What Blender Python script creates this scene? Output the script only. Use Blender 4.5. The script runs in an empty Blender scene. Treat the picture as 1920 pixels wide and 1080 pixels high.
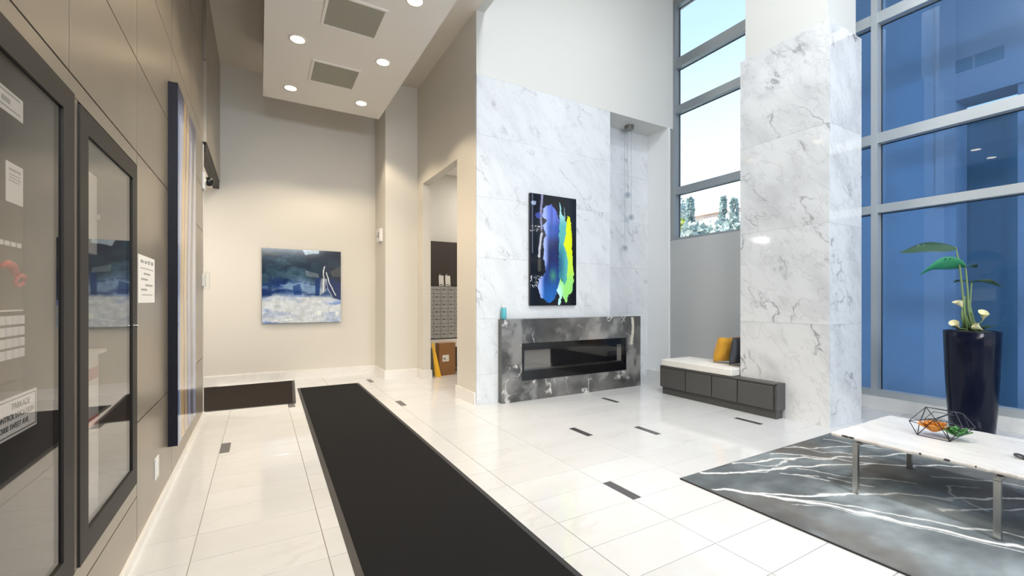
import bpy, bmesh, math, random
import numpy as np
from mathutils import Vector, Matrix, Euler

scene = bpy.context.scene
C = scene.collection
R = math.radians
random.seed(7)

# ---------------------------------------------------------------- camera
CAM_H = 1.4
cam_d = bpy.data.cameras.new('camera')
cam_d.sensor_width = 36.0
cam_d.lens = 822.0 / 1920.0 * 36.0
cam_d.shift_y = 23.0 / 1920.0
cam_d.clip_start = 0.02
cam = bpy.data.objects.new('camera', cam_d)
cam.location = (0, 0, CAM_H)
cam.rotation_euler = (R(90), 0, R(-29.9))
C.objects.link(cam)
scene.camera = cam

# ---------------------------------------------------------------- view, world, daylight
scene.view_settings.view_transform = 'Standard'
scene.view_settings.look = 'None'
scene.view_settings.gamma = 1.0
scene.view_settings.use_curve_mapping = False
scene.view_settings.exposure = 0.0
try:
    scene.cycles.use_denoising = True
    scene.cycles.max_bounces = 10
    scene.cycles.diffuse_bounces = 5
    scene.cycles.glossy_bounces = 5
    scene.cycles.transparent_max_bounces = 12
    scene.cycles.sample_clamp_indirect = 6.0
    scene.cycles.caustics_reflective = False
    scene.cycles.caustics_refractive = False
except Exception:
    pass

world = bpy.data.worlds.new('sky')
scene.world = world
world.use_nodes = True
wn = world.node_tree.nodes
wl = world.node_tree.links
wn.clear()
wo = wn.new('ShaderNodeOutputWorld')
wb = wn.new('ShaderNodeBackground')
wt = wn.new('ShaderNodeTexCoord')
ws = wn.new('ShaderNodeSeparateXYZ')
wr = wn.new('ShaderNodeValToRGB')
wl.new(wt.outputs['Generated'], ws.inputs[0])
wl.new(ws.outputs['Z'], wr.inputs[0])
cr = wr.color_ramp
cr.elements[0].position = 0.0
cr.elements[0].color = (1.0, 1.0, 1.0, 1)
cr.elements[1].position = 1.0
cr.elements[1].color = (0.20, 0.42, 0.85, 1)
e = cr.elements.new(0.22); e.color = (0.92, 0.98, 1.0, 1)
e = cr.elements.new(0.50); e.color = (0.52, 0.74, 0.97, 1)
wl.new(wr.outputs[0], wb.inputs['Color'])
wb.inputs['Strength'].default_value = 1.4
wl.new(wb.outputs[0], wo.inputs['Surface'])


def add_light(name, kind, loc, energy, color, rot=(0, 0, 0), parent=None, **kw):
    d = bpy.data.lights.new(name, kind)
    d.energy = energy
    d.color = color
    for k, v in kw.items():
        setattr(d, k, v)
    o = bpy.data.objects.new(name, d)
    o.location = loc
    o.rotation_euler = rot
    C.objects.link(o)
    if parent:
        o.parent = parent
    return o


# sun stands behind the building (over the back left corner): it lights the street, not the room
add_light('sun', 'SUN', (0, 0, 30), 9.0, (1.0, 0.95, 0.86), rot=(R(-38), R(-48), 0), angle=R(0.6))
# daylight entering through the glazed rear wall behind the camera
add_light('rear_window_daylight', 'AREA', (4.75, -5.25, 3.2), 40, (0.90, 0.95, 1.0), rot=(R(90), 0, 0),
          shape='RECTANGLE', size=4.2, size_y=5.6)
# daylight entering through the window wall on the right, the bays beside and behind the camera
add_light('side_window_daylight', 'AREA', (6.93, -2.75, 3.4), 75, (0.84, 0.94, 1.0), rot=(0, R(90), 0),
          shape='RECTANGLE', size=6.2, size_y=4.3)

# unseen light added high behind the camera to brighten the corridor
add_light('corridor_fill', 'AREA', (1.0, -5.15, 4.4), 330, (0.90, 0.95, 1.0), rot=(R(90), 0, 0),
          shape='RECTANGLE', size=2.8, size_y=1.4)

# ---------------------------------------------------------------- helpers
def new_bm():
    return bmesh.new()


def bm_box(bm, x0, x1, y0, y1, z0, z1):
    vs = [bm.verts.new((x, y, z)) for x in (x0, x1) for y in (y0, y1) for z in (z0, z1)]
    for f in ((0, 1, 3, 2), (4, 6, 7, 5), (0, 4, 5, 1), (2, 3, 7, 6), (0, 2, 6, 4), (1, 5, 7, 3)):
        bm.faces.new([vs[i] for i in f])
    return vs


def bm_cyl(bm, p0, p1, r0, r1=None, seg=16, caps=True):
    p0, p1 = Vector(p0), Vector(p1)
    r1 = r0 if r1 is None else r1
    d = (p1 - p0).normalized()
    a = d.orthogonal().normalized()
    b = d.cross(a)
    A, B = [], []
    for i in range(seg):
        t = 2 * math.pi * i / seg
        v = a * math.cos(t) + b * math.sin(t)
        A.append(bm.verts.new(p0 + v * r0))
        B.append(bm.verts.new(p1 + v * r1))
    for i in range(seg):
        j = (i + 1) % seg
        bm.faces.new((A[i], A[j], B[j], B[i]))
    if caps:
        bm.faces.new(A[::-1])
        bm.faces.new(B)


def bm_tube(bm, pts, radii, seg=8):
    pts = [Vector(p) for p in pts]
    if not hasattr(radii, '__len__'):
        radii = [radii] * len(pts)
    rings = []
    a = None
    for i, p in enumerate(pts):
        t = (pts[min(i + 1, len(pts) - 1)] - pts[max(i - 1, 0)]).normalized()
        if a is None:
            a = t.orthogonal().normalized()
        a = (a - t * a.dot(t)).normalized()
        b = t.cross(a)
        rings.append([bm.verts.new(p + (a * math.cos(2 * math.pi * k / seg) + b * math.sin(2 * math.pi * k / seg)) * radii[i]) for k in range(seg)])
    for r0, r1 in zip(rings, rings[1:]):
        for k in range(seg):
            j = (k + 1) % seg
            bm.faces.new((r0[k], r0[j], r1[j], r1[k]))
    bm.faces.new(rings[0][::-1])
    bm.faces.new(rings[-1])


def bm_lathe(bm, prof, cx=0, cy=0, seg=32):
    rings = []
    for r, z in prof:
        rings.append([bm.verts.new((cx + r * math.cos(2 * math.pi * k / seg), cy + r * math.sin(2 * math.pi * k / seg), z)) for k in range(seg)])
    for a, b in zip(rings, rings[1:]):
        for k in range(seg):
            j = (k + 1) % seg
            bm.faces.new((a[k], a[j], b[j], b[k]))
    bm.faces.new(rings[0][::-1])
    bm.faces.new(rings[-1])


def bevel(bm, w, seg=2):
    bmesh.ops.bevel(bm, geom=list(bm.edges), offset=w, segments=seg, profile=0.6, affect='EDGES', clamp_overlap=True)


def to_mesh(name, bm, mat=None, smooth=False):
    bmesh.ops.recalc_face_normals(bm, faces=list(bm.faces))
    me = bpy.data.meshes.new(name)
    bm.to_mesh(me)
    bm.free()
    if mat:
        me.materials.append(mat)
    if smooth:
        for p in me.polygons:
            p.use_smooth = True
    return me


def obj(name, data, mat=None, parent=None, loc=None, smooth=False):
    me = to_mesh(name, data, mat, smooth) if isinstance(data, bmesh.types.BMesh) else data
    o = bpy.data.objects.new(name, me)
    if loc is not None:
        o.location = loc
    C.objects.link(o)
    if parent is not None:
        o.parent = parent
        o.matrix_parent_inverse = Matrix.Translation(parent.location).inverted() if parent.rotation_euler[:] == (0, 0, 0) else parent.matrix_basis.inverted()
    return o


def box(name, x0, x1, y0, y1, z0, z1, mat, parent=None, bev=0):
    bm = new_bm()
    bm_box(bm, x0, x1, y0, y1, z0, z1)
    if bev:
        bevel(bm, bev)
    return obj(name, bm, mat, parent)


def thing(name, label, cat, loc=(0, 0, 0), group=None):
    o = bpy.data.objects.new(name, None)
    o.location = loc
    o.empty_display_size = 0.05
    C.objects.link(o)
    return tag(o, label, cat, group)


def tag(o, label, cat, group=None):
    o['label'] = label
    o['category'] = cat
    if group:
        o['group'] = group
    return o


def struct(o, label=None):
    o['kind'] = 'structure'
    if label:
        o['label'] = label
    return o


# ---- vectorised value noise (for printed pictures, the rug and the smoky stone)
_rng = np.random.RandomState(11)
_tab = _rng.rand(256, 256)


def vnoise(x, y):
    xi = np.floor(x).astype(int); yi = np.floor(y).astype(int)
    fx = x - xi; fy = y - yi
    fx = fx * fx * (3 - 2 * fx); fy = fy * fy * (3 - 2 * fy)
    g = lambda a, b: _tab[a % 256, b % 256]
    return (g(xi, yi) * (1 - fx) + g(xi + 1, yi) * fx) * (1 - fy) + (g(xi, yi + 1) * (1 - fx) + g(xi + 1, yi + 1) * fx) * fy


def fbm(x, y, o=5):
    s = 0; a = .5; t = 0
    for k in range(o):
        s = s + a * vnoise(x * 2 ** k + 17.3 * k, y * 2 ** k + 5.1 * k); t += a; a *= .5
    return s / t


def sst(a, b, x):
    t = np.clip((x - a) / (b - a), 0, 1)
    return t * t * (3 - 2 * t)


def in_poly(px, py, poly):
    r = np.zeros(px.shape, bool)
    n = len(poly)
    for i in range(n):
        x1, y1 = poly[i]; x2, y2 = poly[(i + 1) % n]
        if y1 == y2:
            continue
        c = ((y1 > py) != (y2 > py)) & (px < (x2 - x1) * (py - y1) / (y2 - y1) + x1)
        r ^= c
    return r


def seg_dist(px, py, pts):
    d = np.full(px.shape, 1e9)
    for (x1, y1), (x2, y2) in zip(pts, pts[1:]):
        dx, dy = x2 - x1, y2 - y1
        t = np.clip(((px - x1) * dx + (py - y1) * dy) / (dx * dx + dy * dy + 1e-12), 0, 1)
        d = np.minimum(d, np.hypot(px - x1 - t * dx, py - y1 - t * dy))
    return d


def lin(c):
    c = np.asarray(c, float) / 255.0
    return np.where(c <= 0.04045, c / 12.92, ((c + 0.055) / 1.055) ** 2.4)


def srgb(r, g, b):
    return tuple(float(v) for v in lin((r, g, b)))


def mixc(a, b, t):
    return a * (1 - t[..., None]) + b * t[..., None]


def print_sheet(name, origin, du, dv, nu, nv, colfun, mat, parent=None):
    """A finely divided sheet that carries a printed picture as a colour attribute; (u, v) from its top left corner."""
    u = np.linspace(0, 1, nu + 1); v = np.linspace(0, 1, nv + 1)
    U, V = np.meshgrid(u, v)
    o = np.array(origin); A = np.array(du); B = np.array(dv)
    co = o + U[..., None] * A + V[..., None] * B
    W = nu + 1
    i = np.arange(nu)[None, :] + np.arange(nv)[:, None] * W
    faces = np.stack([i, i + W, i + W + 1, i + 1], -1).reshape(-1, 4)
    me = bpy.data.meshes.new(name)
    me.vertices.add(co.shape[0] * co.shape[1])
    me.vertices.foreach_set('co', co.reshape(-1))
    nf = len(faces)
    me.loops.add(nf * 4)
    me.loops.foreach_set('vertex_index', faces.reshape(-1).astype(np.int32))
    me.polygons.add(nf)
    me.polygons.foreach_set('loop_start', np.arange(0, nf * 4, 4, dtype=np.int32))
    me.polygons.foreach_set('loop_total', np.full(nf, 4, dtype=np.int32))
    me.update(calc_edges=True)
    me.validate()
    ca = me.color_attributes.new('print', 'FLOAT_COLOR', 'POINT')
    col = np.ones(U.shape + (4,))
    col[..., :3] = lin(np.clip(colfun(U, V), 0, 255))
    ca.data.foreach_set('color', col.reshape(-1))
    me.materials.append(mat)
    return obj(name, me, parent=parent)


# ---------------------------------------------------------------- materials
def new_mat(name):
    m = bpy.data.materials.new(name)
    m.use_nodes = True
    nt = m.node_tree
    return m, nt, nt.nodes['Principled BSDF']


def plain(name, col, rough=0.5, metal=0.0, noise=0.0, nscale=20.0, bump=0.0, bscale=200.0, spec=0.5, coat=0.0, sheen=0.0):
    m, nt, b = new_mat(name)
    N, L = nt.nodes, nt.links
    b.inputs['Roughness'].default_value = rough
    b.inputs['Metallic'].default_value = metal
    b.inputs['Specular IOR Level'].default_value = spec
    b.inputs['Coat Weight'].default_value = coat
    b.inputs['Coat Roughness'].default_value = 0.03
    if sheen:
        b.inputs['Sheen Weight'].default_value = sheen
    b.inputs['Base Color'].default_value = (*col, 1)
    tc = N.new('ShaderNodeTexCoord')
    if noise:
        n = N.new('ShaderNodeTexNoise'); n.inputs['Scale'].default_value = nscale; n.inputs['Detail'].default_value = 4
        L.new(tc.outputs['Object'], n.inputs['Vector'])
        mx = N.new('ShaderNodeMix'); mx.data_type = 'RGBA'
        mx.inputs['A'].default_value = (*[c * (1 - noise) for c in col], 1)
        mx.inputs['B'].default_value = (*[min(1, c * (1 + noise)) for c in col], 1)
        L.new(n.outputs['Fac'], mx.inputs['Factor'])
        L.new(mx.outputs['Result'], b.inputs['Base Color'])
    if bump:
        n = N.new('ShaderNodeTexNoise'); n.inputs['Scale'].default_value = bscale; n.inputs['Detail'].default_value = 2
        L.new(tc.outputs['Object'], n.inputs['Vector'])
        bp = N.new('ShaderNodeBump'); bp.inputs['Strength'].default_value = bump; bp.inputs['Distance'].default_value = 0.004
        L.new(n.outputs['Fac'], bp.inputs['Height'])
        L.new(bp.outputs[0], b.inputs['Normal'])
    return m


def marble(name, base, vein, direction, scale=1.3, stretch=0.28, width=0.035, amount=0.8, cloud=0.12, rough=0.12, seed=0.0, tint_var=0.03):
    m, nt, b = new_mat(name)
    N, L = nt.nodes, nt.links
    tc = N.new('ShaderNodeTexCoord')
    oi = N.new('ShaderNodeObjectInfo')
    cmb = N.new('ShaderNodeVectorMath'); cmb.operation = 'SCALE'
    cmb.inputs[0].default_value = (13.1, 7.7, 9.3)
    L.new(oi.outputs['Random'], cmb.inputs['Scale'])
    add = N.new('ShaderNodeVectorMath'); add.operation = 'ADD'
    L.new(tc.outputs['Object'], add.inputs[0]); L.new(cmb.outputs[0], add.inputs[1])
    q = Vector(direction).normalized().rotation_difference(Vector((1, 0, 0))).to_euler()
    m1 = N.new('ShaderNodeMapping'); m1.inputs['Rotation'].default_value = q; m1.inputs['Location'].default_value = (seed, seed * 2, 0)
    L.new(add.outputs[0], m1.inputs['Vector'])
    m2 = N.new('ShaderNodeMapping'); m2.inputs['Scale'].default_value = (stretch, 1, 1)
    L.new(m1.outputs[0], m2.inputs['Vector'])

    def ridge(sc, wd, det, dist):
        n = N.new('ShaderNodeTexNoise'); n.inputs['Scale'].default_value = sc; n.inputs['Detail'].default_value = det
        n.inputs['Distortion'].default_value = dist; n.inputs['Roughness'].default_value = 0.55
        L.new(m2.outputs[0], n.inputs['Vector'])
        s = N.new('ShaderNodeMath'); s.operation = 'SUBTRACT'; s.inputs[1].default_value = 0.5
        L.new(n.outputs['Fac'], s.inputs[0])
        a = N.new('ShaderNodeMath'); a.operation = 'ABSOLUTE'; L.new(s.outputs[0], a.inputs[0])
        mr = N.new('ShaderNodeMapRange'); mr.inputs['From Min'].default_value = 0; mr.inputs['From Max'].default_value = wd
        mr.inputs['To Min'].default_value = 1; mr.inputs['To Max'].default_value = 0
        L.new(a.outputs[0], mr.inputs['Value'])
        p = N.new('ShaderNodeMath'); p.operation = 'POWER'; p.inputs[1].default_value = 1.6
        L.new(mr.outputs[0], p.inputs[0])
        return p
    r1 = ridge(scale, width, 5, 0.12)
    r2 = ridge(scale * 2.4, width * 1.3, 5, 0.2)
    mk = N.new('ShaderNodeTexNoise'); mk.inputs['Scale'].default_value = scale * 1.1; mk.inputs['Detail'].default_value = 3
    L.new(m1.outputs[0], mk.inputs['Vector'])
    mkr = N.new('ShaderNodeMapRange'); mkr.inputs['From Min'].default_value = 0.47; mkr.inputs['From Max'].default_value = 0.66
    L.new(mk.outputs['Fac'], mkr.inputs['Value'])
    a1 = N.new('ShaderNodeMath'); a1.operation = 'MULTIPLY'; L.new(r1.outputs[0], a1.inputs[0]); L.new(mkr.outputs[0], a1.inputs[1])
    a2 = N.new('ShaderNodeMath'); a2.operation = 'MULTIPLY'; L.new(r2.outputs[0], a2.inputs[0]); a2.inputs[1].default_value = 0.22
    a3 = N.new('ShaderNodeMath'); a3.operation = 'MAXIMUM'; L.new(a1.outputs[0], a3.inputs[0]); L.new(a2.outputs[0], a3.inputs[1])
    a4 = N.new('ShaderNodeMath'); a4.operation = 'MULTIPLY'; L.new(a3.outputs[0], a4.inputs[0]); a4.inputs[1].default_value = amount
    cl = N.new('ShaderNodeTexNoise'); cl.inputs['Scale'].default_value = scale * 1.5; cl.inputs['Detail'].default_value = 5
    L.new(m2.outputs[0], cl.inputs['Vector'])
    clr = N.new('ShaderNodeMapRange'); clr.inputs['From Min'].default_value = 0.45; clr.inputs['From Max'].default_value = 0.75
    clr.inputs['To Max'].default_value = cloud
    L.new(cl.outputs['Fac'], clr.inputs['Value'])
    a5 = N.new('ShaderNodeMath'); a5.operation = 'ADD'; a5.use_clamp = True
    L.new(a4.outputs[0], a5.inputs[0]); L.new(clr.outputs[0], a5.inputs[1])
    mx = N.new('ShaderNodeMix'); mx.data_type = 'RGBA'
    mx.inputs['A'].default_value = (*base, 1); mx.inputs['B'].default_value = (*vein, 1)
    L.new(a5.outputs[0], mx.inputs['Factor'])
    hv = N.new('ShaderNodeHueSaturation')
    vr = N.new('ShaderNodeMapRange'); vr.inputs['To Min'].default_value = 1 - tint_var; vr.inputs['To Max'].default_value = 1 + tint_var
    L.new(oi.outputs['Random'], vr.inputs['Value'])
    L.new(vr.outputs[0], hv.inputs['Value']); L.new(mx.outputs['Result'], hv.inputs['Color'])
    L.new(hv.outputs[0], b.inputs['Base Color'])
    b.inputs['Roughness'].default_value = rough
    return m


def printed(name, rough=0.06, coat=0.0, bump=0.0, spec=0.5):
    m, nt, b = new_mat(name)
    N, L = nt.nodes, nt.links
    a = N.new('ShaderNodeAttribute'); a.attribute_name = 'print'
    L.new(a.outputs['Color'], b.inputs['Base Color'])
    b.inputs['Roughness'].default_value = rough
    b.inputs['Coat Weight'].default_value = coat
    b.inputs['Coat Roughness'].default_value = 0.03
    b.inputs['Specular IOR Level'].default_value = spec
    if bump:
        tc = N.new('ShaderNodeTexCoord')
        n = N.new('ShaderNodeTexNoise'); n.inputs['Scale'].default_value = 160; n.inputs['Detail'].default_value = 3
        L.new(tc.outputs['Object'], n.inputs['Vector'])
        bp = N.new('ShaderNodeBump'); bp.inputs['Strength'].default_value = bump; bp.inputs['Distance'].default_value = 0.006
        L.new(n.outputs['Fac'], bp.inputs['Height']); L.new(bp.outputs[0], b.inputs['Normal'])
    return m


def pane_glass(name, tint, ior=1.45, rough=0.0):
    m = bpy.data.materials.new(name); m.use_nodes = True
    nt = m.node_tree; N, L = nt.nodes, nt.links
    N.clear()
    o = N.new('ShaderNodeOutputMaterial'); mx = N.new('ShaderNodeMixShader')
    t = N.new('ShaderNodeBsdfTransparent'); t.inputs[0].default_value = (*tint, 1)
    g = N.new('ShaderNodeBsdfGlossy'); g.inputs['Roughness'].default_value = rough
    f = N.new('ShaderNodeFresnel'); f.inputs['IOR'].default_value = ior
    # the same reflectance seen from either side of a thin pane
    geo = N.new('ShaderNodeNewGeometry')
    bk = N.new('ShaderNodeVectorMath'); bk.operation = 'SCALE'
    mm = N.new('ShaderNodeMath'); mm.operation = 'MULTIPLY_ADD'; mm.inputs[1].default_value = -2.0; mm.inputs[2].default_value = 1.0
    L.new(geo.outputs['Backfacing'], mm.inputs[0])
    iorv = N.new('ShaderNodeMath'); iorv.operation = 'POWER'; iorv.inputs[0].default_value = ior
    L.new(mm.outputs[0], iorv.inputs[1]); N.remove(bk)
    L.new(iorv.outputs[0], f.inputs['IOR'])
    L.new(f.outputs[0], mx.inputs[0]); L.new(t.outputs[0], mx.inputs[1]); L.new(g.outputs[0], mx.inputs[2])
    L.new(mx.outputs[0], o.inputs['Surface'])
    return m


def emit(name, col, strength):
    m = bpy.data.materials.new(name); m.use_nodes = True
    nt = m.node_tree; N, L = nt.nodes, nt.links
    N.clear()
    o = N.new('ShaderNodeOutputMaterial'); em = N.new('ShaderNodeEmission')
    em.inputs[0].default_value = (*col, 1); em.inputs[1].default_value = strength
    L.new(em.outputs[0], o.inputs['Surface'])
    return m


M = {}
M['paint_corridor'] = plain('paint_corridor', (0.70, 0.67, 0.615), 0.55, bump=0.03, bscale=300)
M['paint_white_lit'] = plain('paint_white_lit', (0.88, 0.89, 0.89), 0.5)  # lighter copy of paint_white; puts the light on the niche side into its colour
M['paint_white'] = plain('paint_white', (0.68, 0.68, 0.65), 0.5, bump=0.03, bscale=300)
M['paint_grey'] = plain('paint_grey', (0.93, 0.935, 0.93), 0.5, bump=0.03, bscale=300)
M['ceiling_white'] = plain('ceiling_white', (0.90, 0.86, 0.81), 0.6)
M['ceiling_taupe'] = plain('ceiling_taupe', (0.76, 0.70, 0.62), 0.6)
M['panel'] = plain('wall_panel', (0.38, 0.335, 0.275), 0.30, metal=0.65, noise=0.10, nscale=3.0)
M['panel_gap'] = plain('panel_gap', (0.02, 0.018, 0.015), 0.8)
M['grout'] = plain('grout', (0.30, 0.28, 0.26), 0.8)
M['tile'] = marble('floor_tile', (0.645, 0.655, 0.67), (0.52, 0.53, 0.52), (1, 0.15, 0), scale=1.6, stretch=0.4, width=0.03, amount=0.45, cloud=0.25, rough=0.07, tint_var=0.02)
M['dark_tile'] = plain('dark_tile', (0.075, 0.07, 0.075), 0.22, noise=0.3, nscale=30)
M['base_marble'] = marble('base_marble', (0.86, 0.845, 0.82), (0.6, 0.58, 0.55), (1, 1, 0), scale=2.0, amount=0.3, cloud=0.2, rough=0.15)
M['wall_marble'] = marble('wall_marble', (0.71, 0.735, 0.76), (0.33, 0.34, 0.36), (1, -0.8, -1.35), scale=2.6, stretch=0.12, width=0.022, amount=0.7, cloud=0.20, rough=0.16, tint_var=0.02)
M['column_marble'] = marble('column_marble', (0.76, 0.77, 0.78), (0.22, 0.22, 0.235), (0.8, -1, -1.1), scale=2.3, stretch=0.13, width=0.024, amount=0.8, cloud=0.32, rough=0.07, seed=3.3, tint_var=0.02)
M['joint'] = plain('marble_joint', (0.70, 0.71, 0.72), 0.7)
M['alu'] = plain('aluminium', (0.60, 0.64, 0.66), 0.38, metal=0.45)
M['gasket'] = plain('gasket', (0.01, 0.012, 0.02), 0.5)
M['glass_clear'] = pane_glass('glass_clear', (0.97, 0.99, 1.0), 1.3)
M['glass_blue'] = pane_glass('glass_blue', (0.62, 0.79, 0.97), 1.5)
M['glass_case'] = pane_glass('glass_case', (0.96, 0.95, 0.94), 1.9)
M['glass_mirror'] = pane_glass('glass_mirror', (0.97, 0.96, 0.95), 3.2)
M['glass_fire'] = pane_glass('glass_fire', (0.80, 0.80, 0.80), 1.5)
M['frame_dark'] = plain('frame_dark', (0.020, 0.017, 0.015), 0.5, spec=0.3)
M['case_inside'] = plain('case_inside', (0.10, 0.095, 0.09), 0.8)
M['navy_edge'] = plain('navy_edge', (0.006, 0.007, 0.014), 0.5, spec=0.25)
M['black_edge'] = plain('black_edge', (0.008, 0.008, 0.012), 0.25)
M['print_gloss'] = printed('print_gloss', 0.10, coat=0.0, spec=0.4)
M['stone_print'] = printed('smoky_stone', 0.10, coat=0.2)
M['rug_print'] = printed('rug_pile', 0.95, bump=0.35, spec=0.1)
M['mat_pile'] = plain('mat_pile', (0.0125, 0.0125, 0.014), 0.95, noise=0.6, nscale=220, bump=0.9, bscale=260, spec=0.15)
M['mat_brown'] = plain('mat_brown_pile', (0.022, 0.016, 0.014), 0.95, noise=0.5, nscale=220, bump=0.9, bscale=260, spec=0.15)
M['rubber'] = plain('rubber', (0.03, 0.03, 0.032), 0.55)
M['steel'] = plain('brushed_steel', (0.42, 0.41, 0.39), 0.28, metal=1.0)
M['table_marble'] = marble('table_marble', (0.80, 0.785, 0.76), (0.45, 0.42, 0.43), (0.25, 1, 0), scale=2.0, stretch=0.25, width=0.02, amount=0.85, cloud=0.35, rough=0.18, seed=1.2)
M['wire_black'] = plain('wire_black', (0.025, 0.03, 0.04), 0.4, metal=0.5)
M['orange_leaf'] = plain('orange_leaf', (0.62, 0.24, 0.03), 0.5, noise=0.5, nscale=30)
M['green_leaf'] = plain('green_leaf', (0.05, 0.20, 0.04), 0.4, noise=0.6, nscale=25)
M['pot_black'] = plain('pot_black', (0.004, 0.006, 0.018), 0.12, spec=0.2)
M['soil'] = plain('moss', (0.07, 0.09, 0.03), 0.9, noise=0.5, nscale=60)
M['leaf_dark'] = plain('leaf_dark', (0.045, 0.10, 0.055), 0.35, noise=0.4, nscale=12)
M['leaf_green'] = plain('leaf_bright', (0.03, 0.28, 0.13), 0.3, noise=0.3, nscale=10)
M['stem'] = plain('stem', (0.16, 0.24, 0.10), 0.4)
M['calla'] = plain('calla_petal', (0.75, 0.70, 0.42), 0.4)
M['bench_grey'] = plain('bench_grey', (0.072, 0.072, 0.070), 0.42, noise=0.08, nscale=40)
M['cushion'] = plain('cushion_fabric', (0.76, 0.74, 0.70), 0.85, noise=0.05, nscale=9, bump=0.15, bscale=120, sheen=0.2)
M['mustard'] = plain('mustard_velvet', (0.62, 0.31, 0.015), 0.8, noise=0.15, nscale=8, sheen=0.3)
M['dark_pillow'] = plain('dark_pillow', (0.05, 0.055, 0.07), 0.8, noise=0.2, nscale=10)
M['fire_black'] = plain('fire_black', (0.006, 0.006, 0.007), 0.12)
M['fire_inside'] = plain('fire_inside', (0.50, 0.46, 0.40), 0.6)
M['white_plastic'] = plain('white_plastic', (0.80, 0.80, 0.79), 0.35)
M['paper'] = plain('paper', (0.82, 0.81, 0.79), 0.7)
M['ink'] = plain('ink', (0.05, 0.05, 0.055), 0.6)
M['ink_grey'] = plain('ink_grey', (0.35, 0.35, 0.36), 0.7)
M['red'] = plain('red_plastic', (0.55, 0.02, 0.04), 0.35)
M['chrome'] = plain('chrome', (0.75, 0.75, 0.75), 0.12, metal=1.0)
M['nickel'] = plain('nickel', (0.30, 0.29, 0.27), 0.3, metal=1.0)
M['teal'] = plain('teal_bottle', (0.10, 0.42, 0.50), 0.3, noise=0.35, nscale=30)
M['crystal'] = pane_glass('crystal', (0.86, 0.90, 0.93), 1.7)
M['vent_mesh'] = plain('vent_mesh', (0.34, 0.335, 0.28), 0.7, noise=0.5, nscale=160)
M['lens'] = emit('lamp_lens', (1.0, 0.80, 0.52), 14.0)
M['cardboard'] = plain('cardboard', (0.27, 0.135, 0.055), 0.8, noise=0.1, nscale=10)
M['yellow'] = plain('yellow_plastic', (0.85, 0.50, 0.02), 0.4)
M['mailbox'] = plain('mailbox_metal', (0.42, 0.42, 0.43), 0.4, metal=0.4)
M['board'] = plain('dark_board', (0.045, 0.037, 0.033), 0.6)
M['facade_blue'] = plain('facade_blue', (0.60, 0.62, 0.66), 0.7, noise=0.08, nscale=2)
M['facade_mauve'] = plain('facade_mauve', (0.68, 0.62, 0.62), 0.7, noise=0.08, nscale=2)
M['facade_dark'] = plain('facade_dark', (0.34, 0.42, 0.44), 0.7)
M['facade_white'] = plain('facade_white', (0.82, 0.79, 0.75), 0.7)
M['facade_brick'] = plain('facade_band', (0.70, 0.52, 0.42), 0.8)
M['ground'] = plain('ground', (0.40, 0.40, 0.38), 0.9)
M['conifer'] = plain('conifer', (0.52, 0.62, 0.61), 0.8, noise=0.5, nscale=2)
M['shrub'] = plain('shrub', (0.58, 0.68, 0.64), 0.8, noise=0.5, nscale=2)
M['shrub_lime'] = plain('shrub_lime', (0.55, 0.62, 0.12), 0.8, noise=0.4, nscale=2)
M['bark'] = plain('bark', (0.10, 0.07, 0.05), 0.9)

# ================================================================ STRUCTURE
XL = -0.60          # left wall face
XW = 6.95           # window wall face
YB = 8.60           # far corridor wall
YF = 5.30           # fireplace wall face
Z_COR = 5.27
Z_TOP = 7.2
Y_REAR = -5.0

# ---- floor: grout bed + single tiles
bm = new_bm(); bm_box(bm, -3.2, 7.2, Y_REAR - 0.3, 8.9, -0.2, -0.004)
floor = struct(obj('floor', bm, M['grout']), 'white polished marble tile floor with thin joints')
TX, TY, GAP = 0.65, 0.32, 0.004
X0, Y0 = 1.625, 2.566
inlays = [(2.275, 2.246), (2.925, 3.526), (3.575, 3.206), (4.225, 4.486), (4.875, 2.886), (1.625, 5.766), (1.625, 7.686), (-0.325, 4.806), (0.325, 6.406)]
IW = 0.078
_tile_cache = {}


def tile_mesh(w, d, mat):
    k = (round(w, 4), round(d, 4), mat.name)
    if k not in _tile_cache:
        bm = new_bm()
        h = 0.010
        b = 0.0012
        lo = [(-w / 2, -d / 2), (w / 2, -d / 2), (w / 2, d / 2), (-w / 2, d / 2)]
        hi = [(x - math.copysign(b, x), y - math.copysign(b, y)) for x, y in lo]
        r0 = [bm.verts.new((x, y, -h)) for x, y in lo]
        r1 = [bm.verts.new((x, y, -b)) for x, y in lo]
        r2 = [bm.verts.new((x, y, 0)) for x, y in hi]
        for a, c in ((r0, r1), (r1, r2)):
            for i in range(4):
                j = (i + 1) % 4
                bm.faces.new((a[i], a[j], c[j], c[i]))
        bm.faces.new(r2)
        _tile_cache[k] = to_mesh('tile', bm, mat)
    return _tile_cache[k]


def floor_open(xc, yc):
    if XL < xc < 2.60 and yc < YB:
        return True
    if 2.60 <= xc < XW and yc < 5.80:
        return True
    return False


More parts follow.
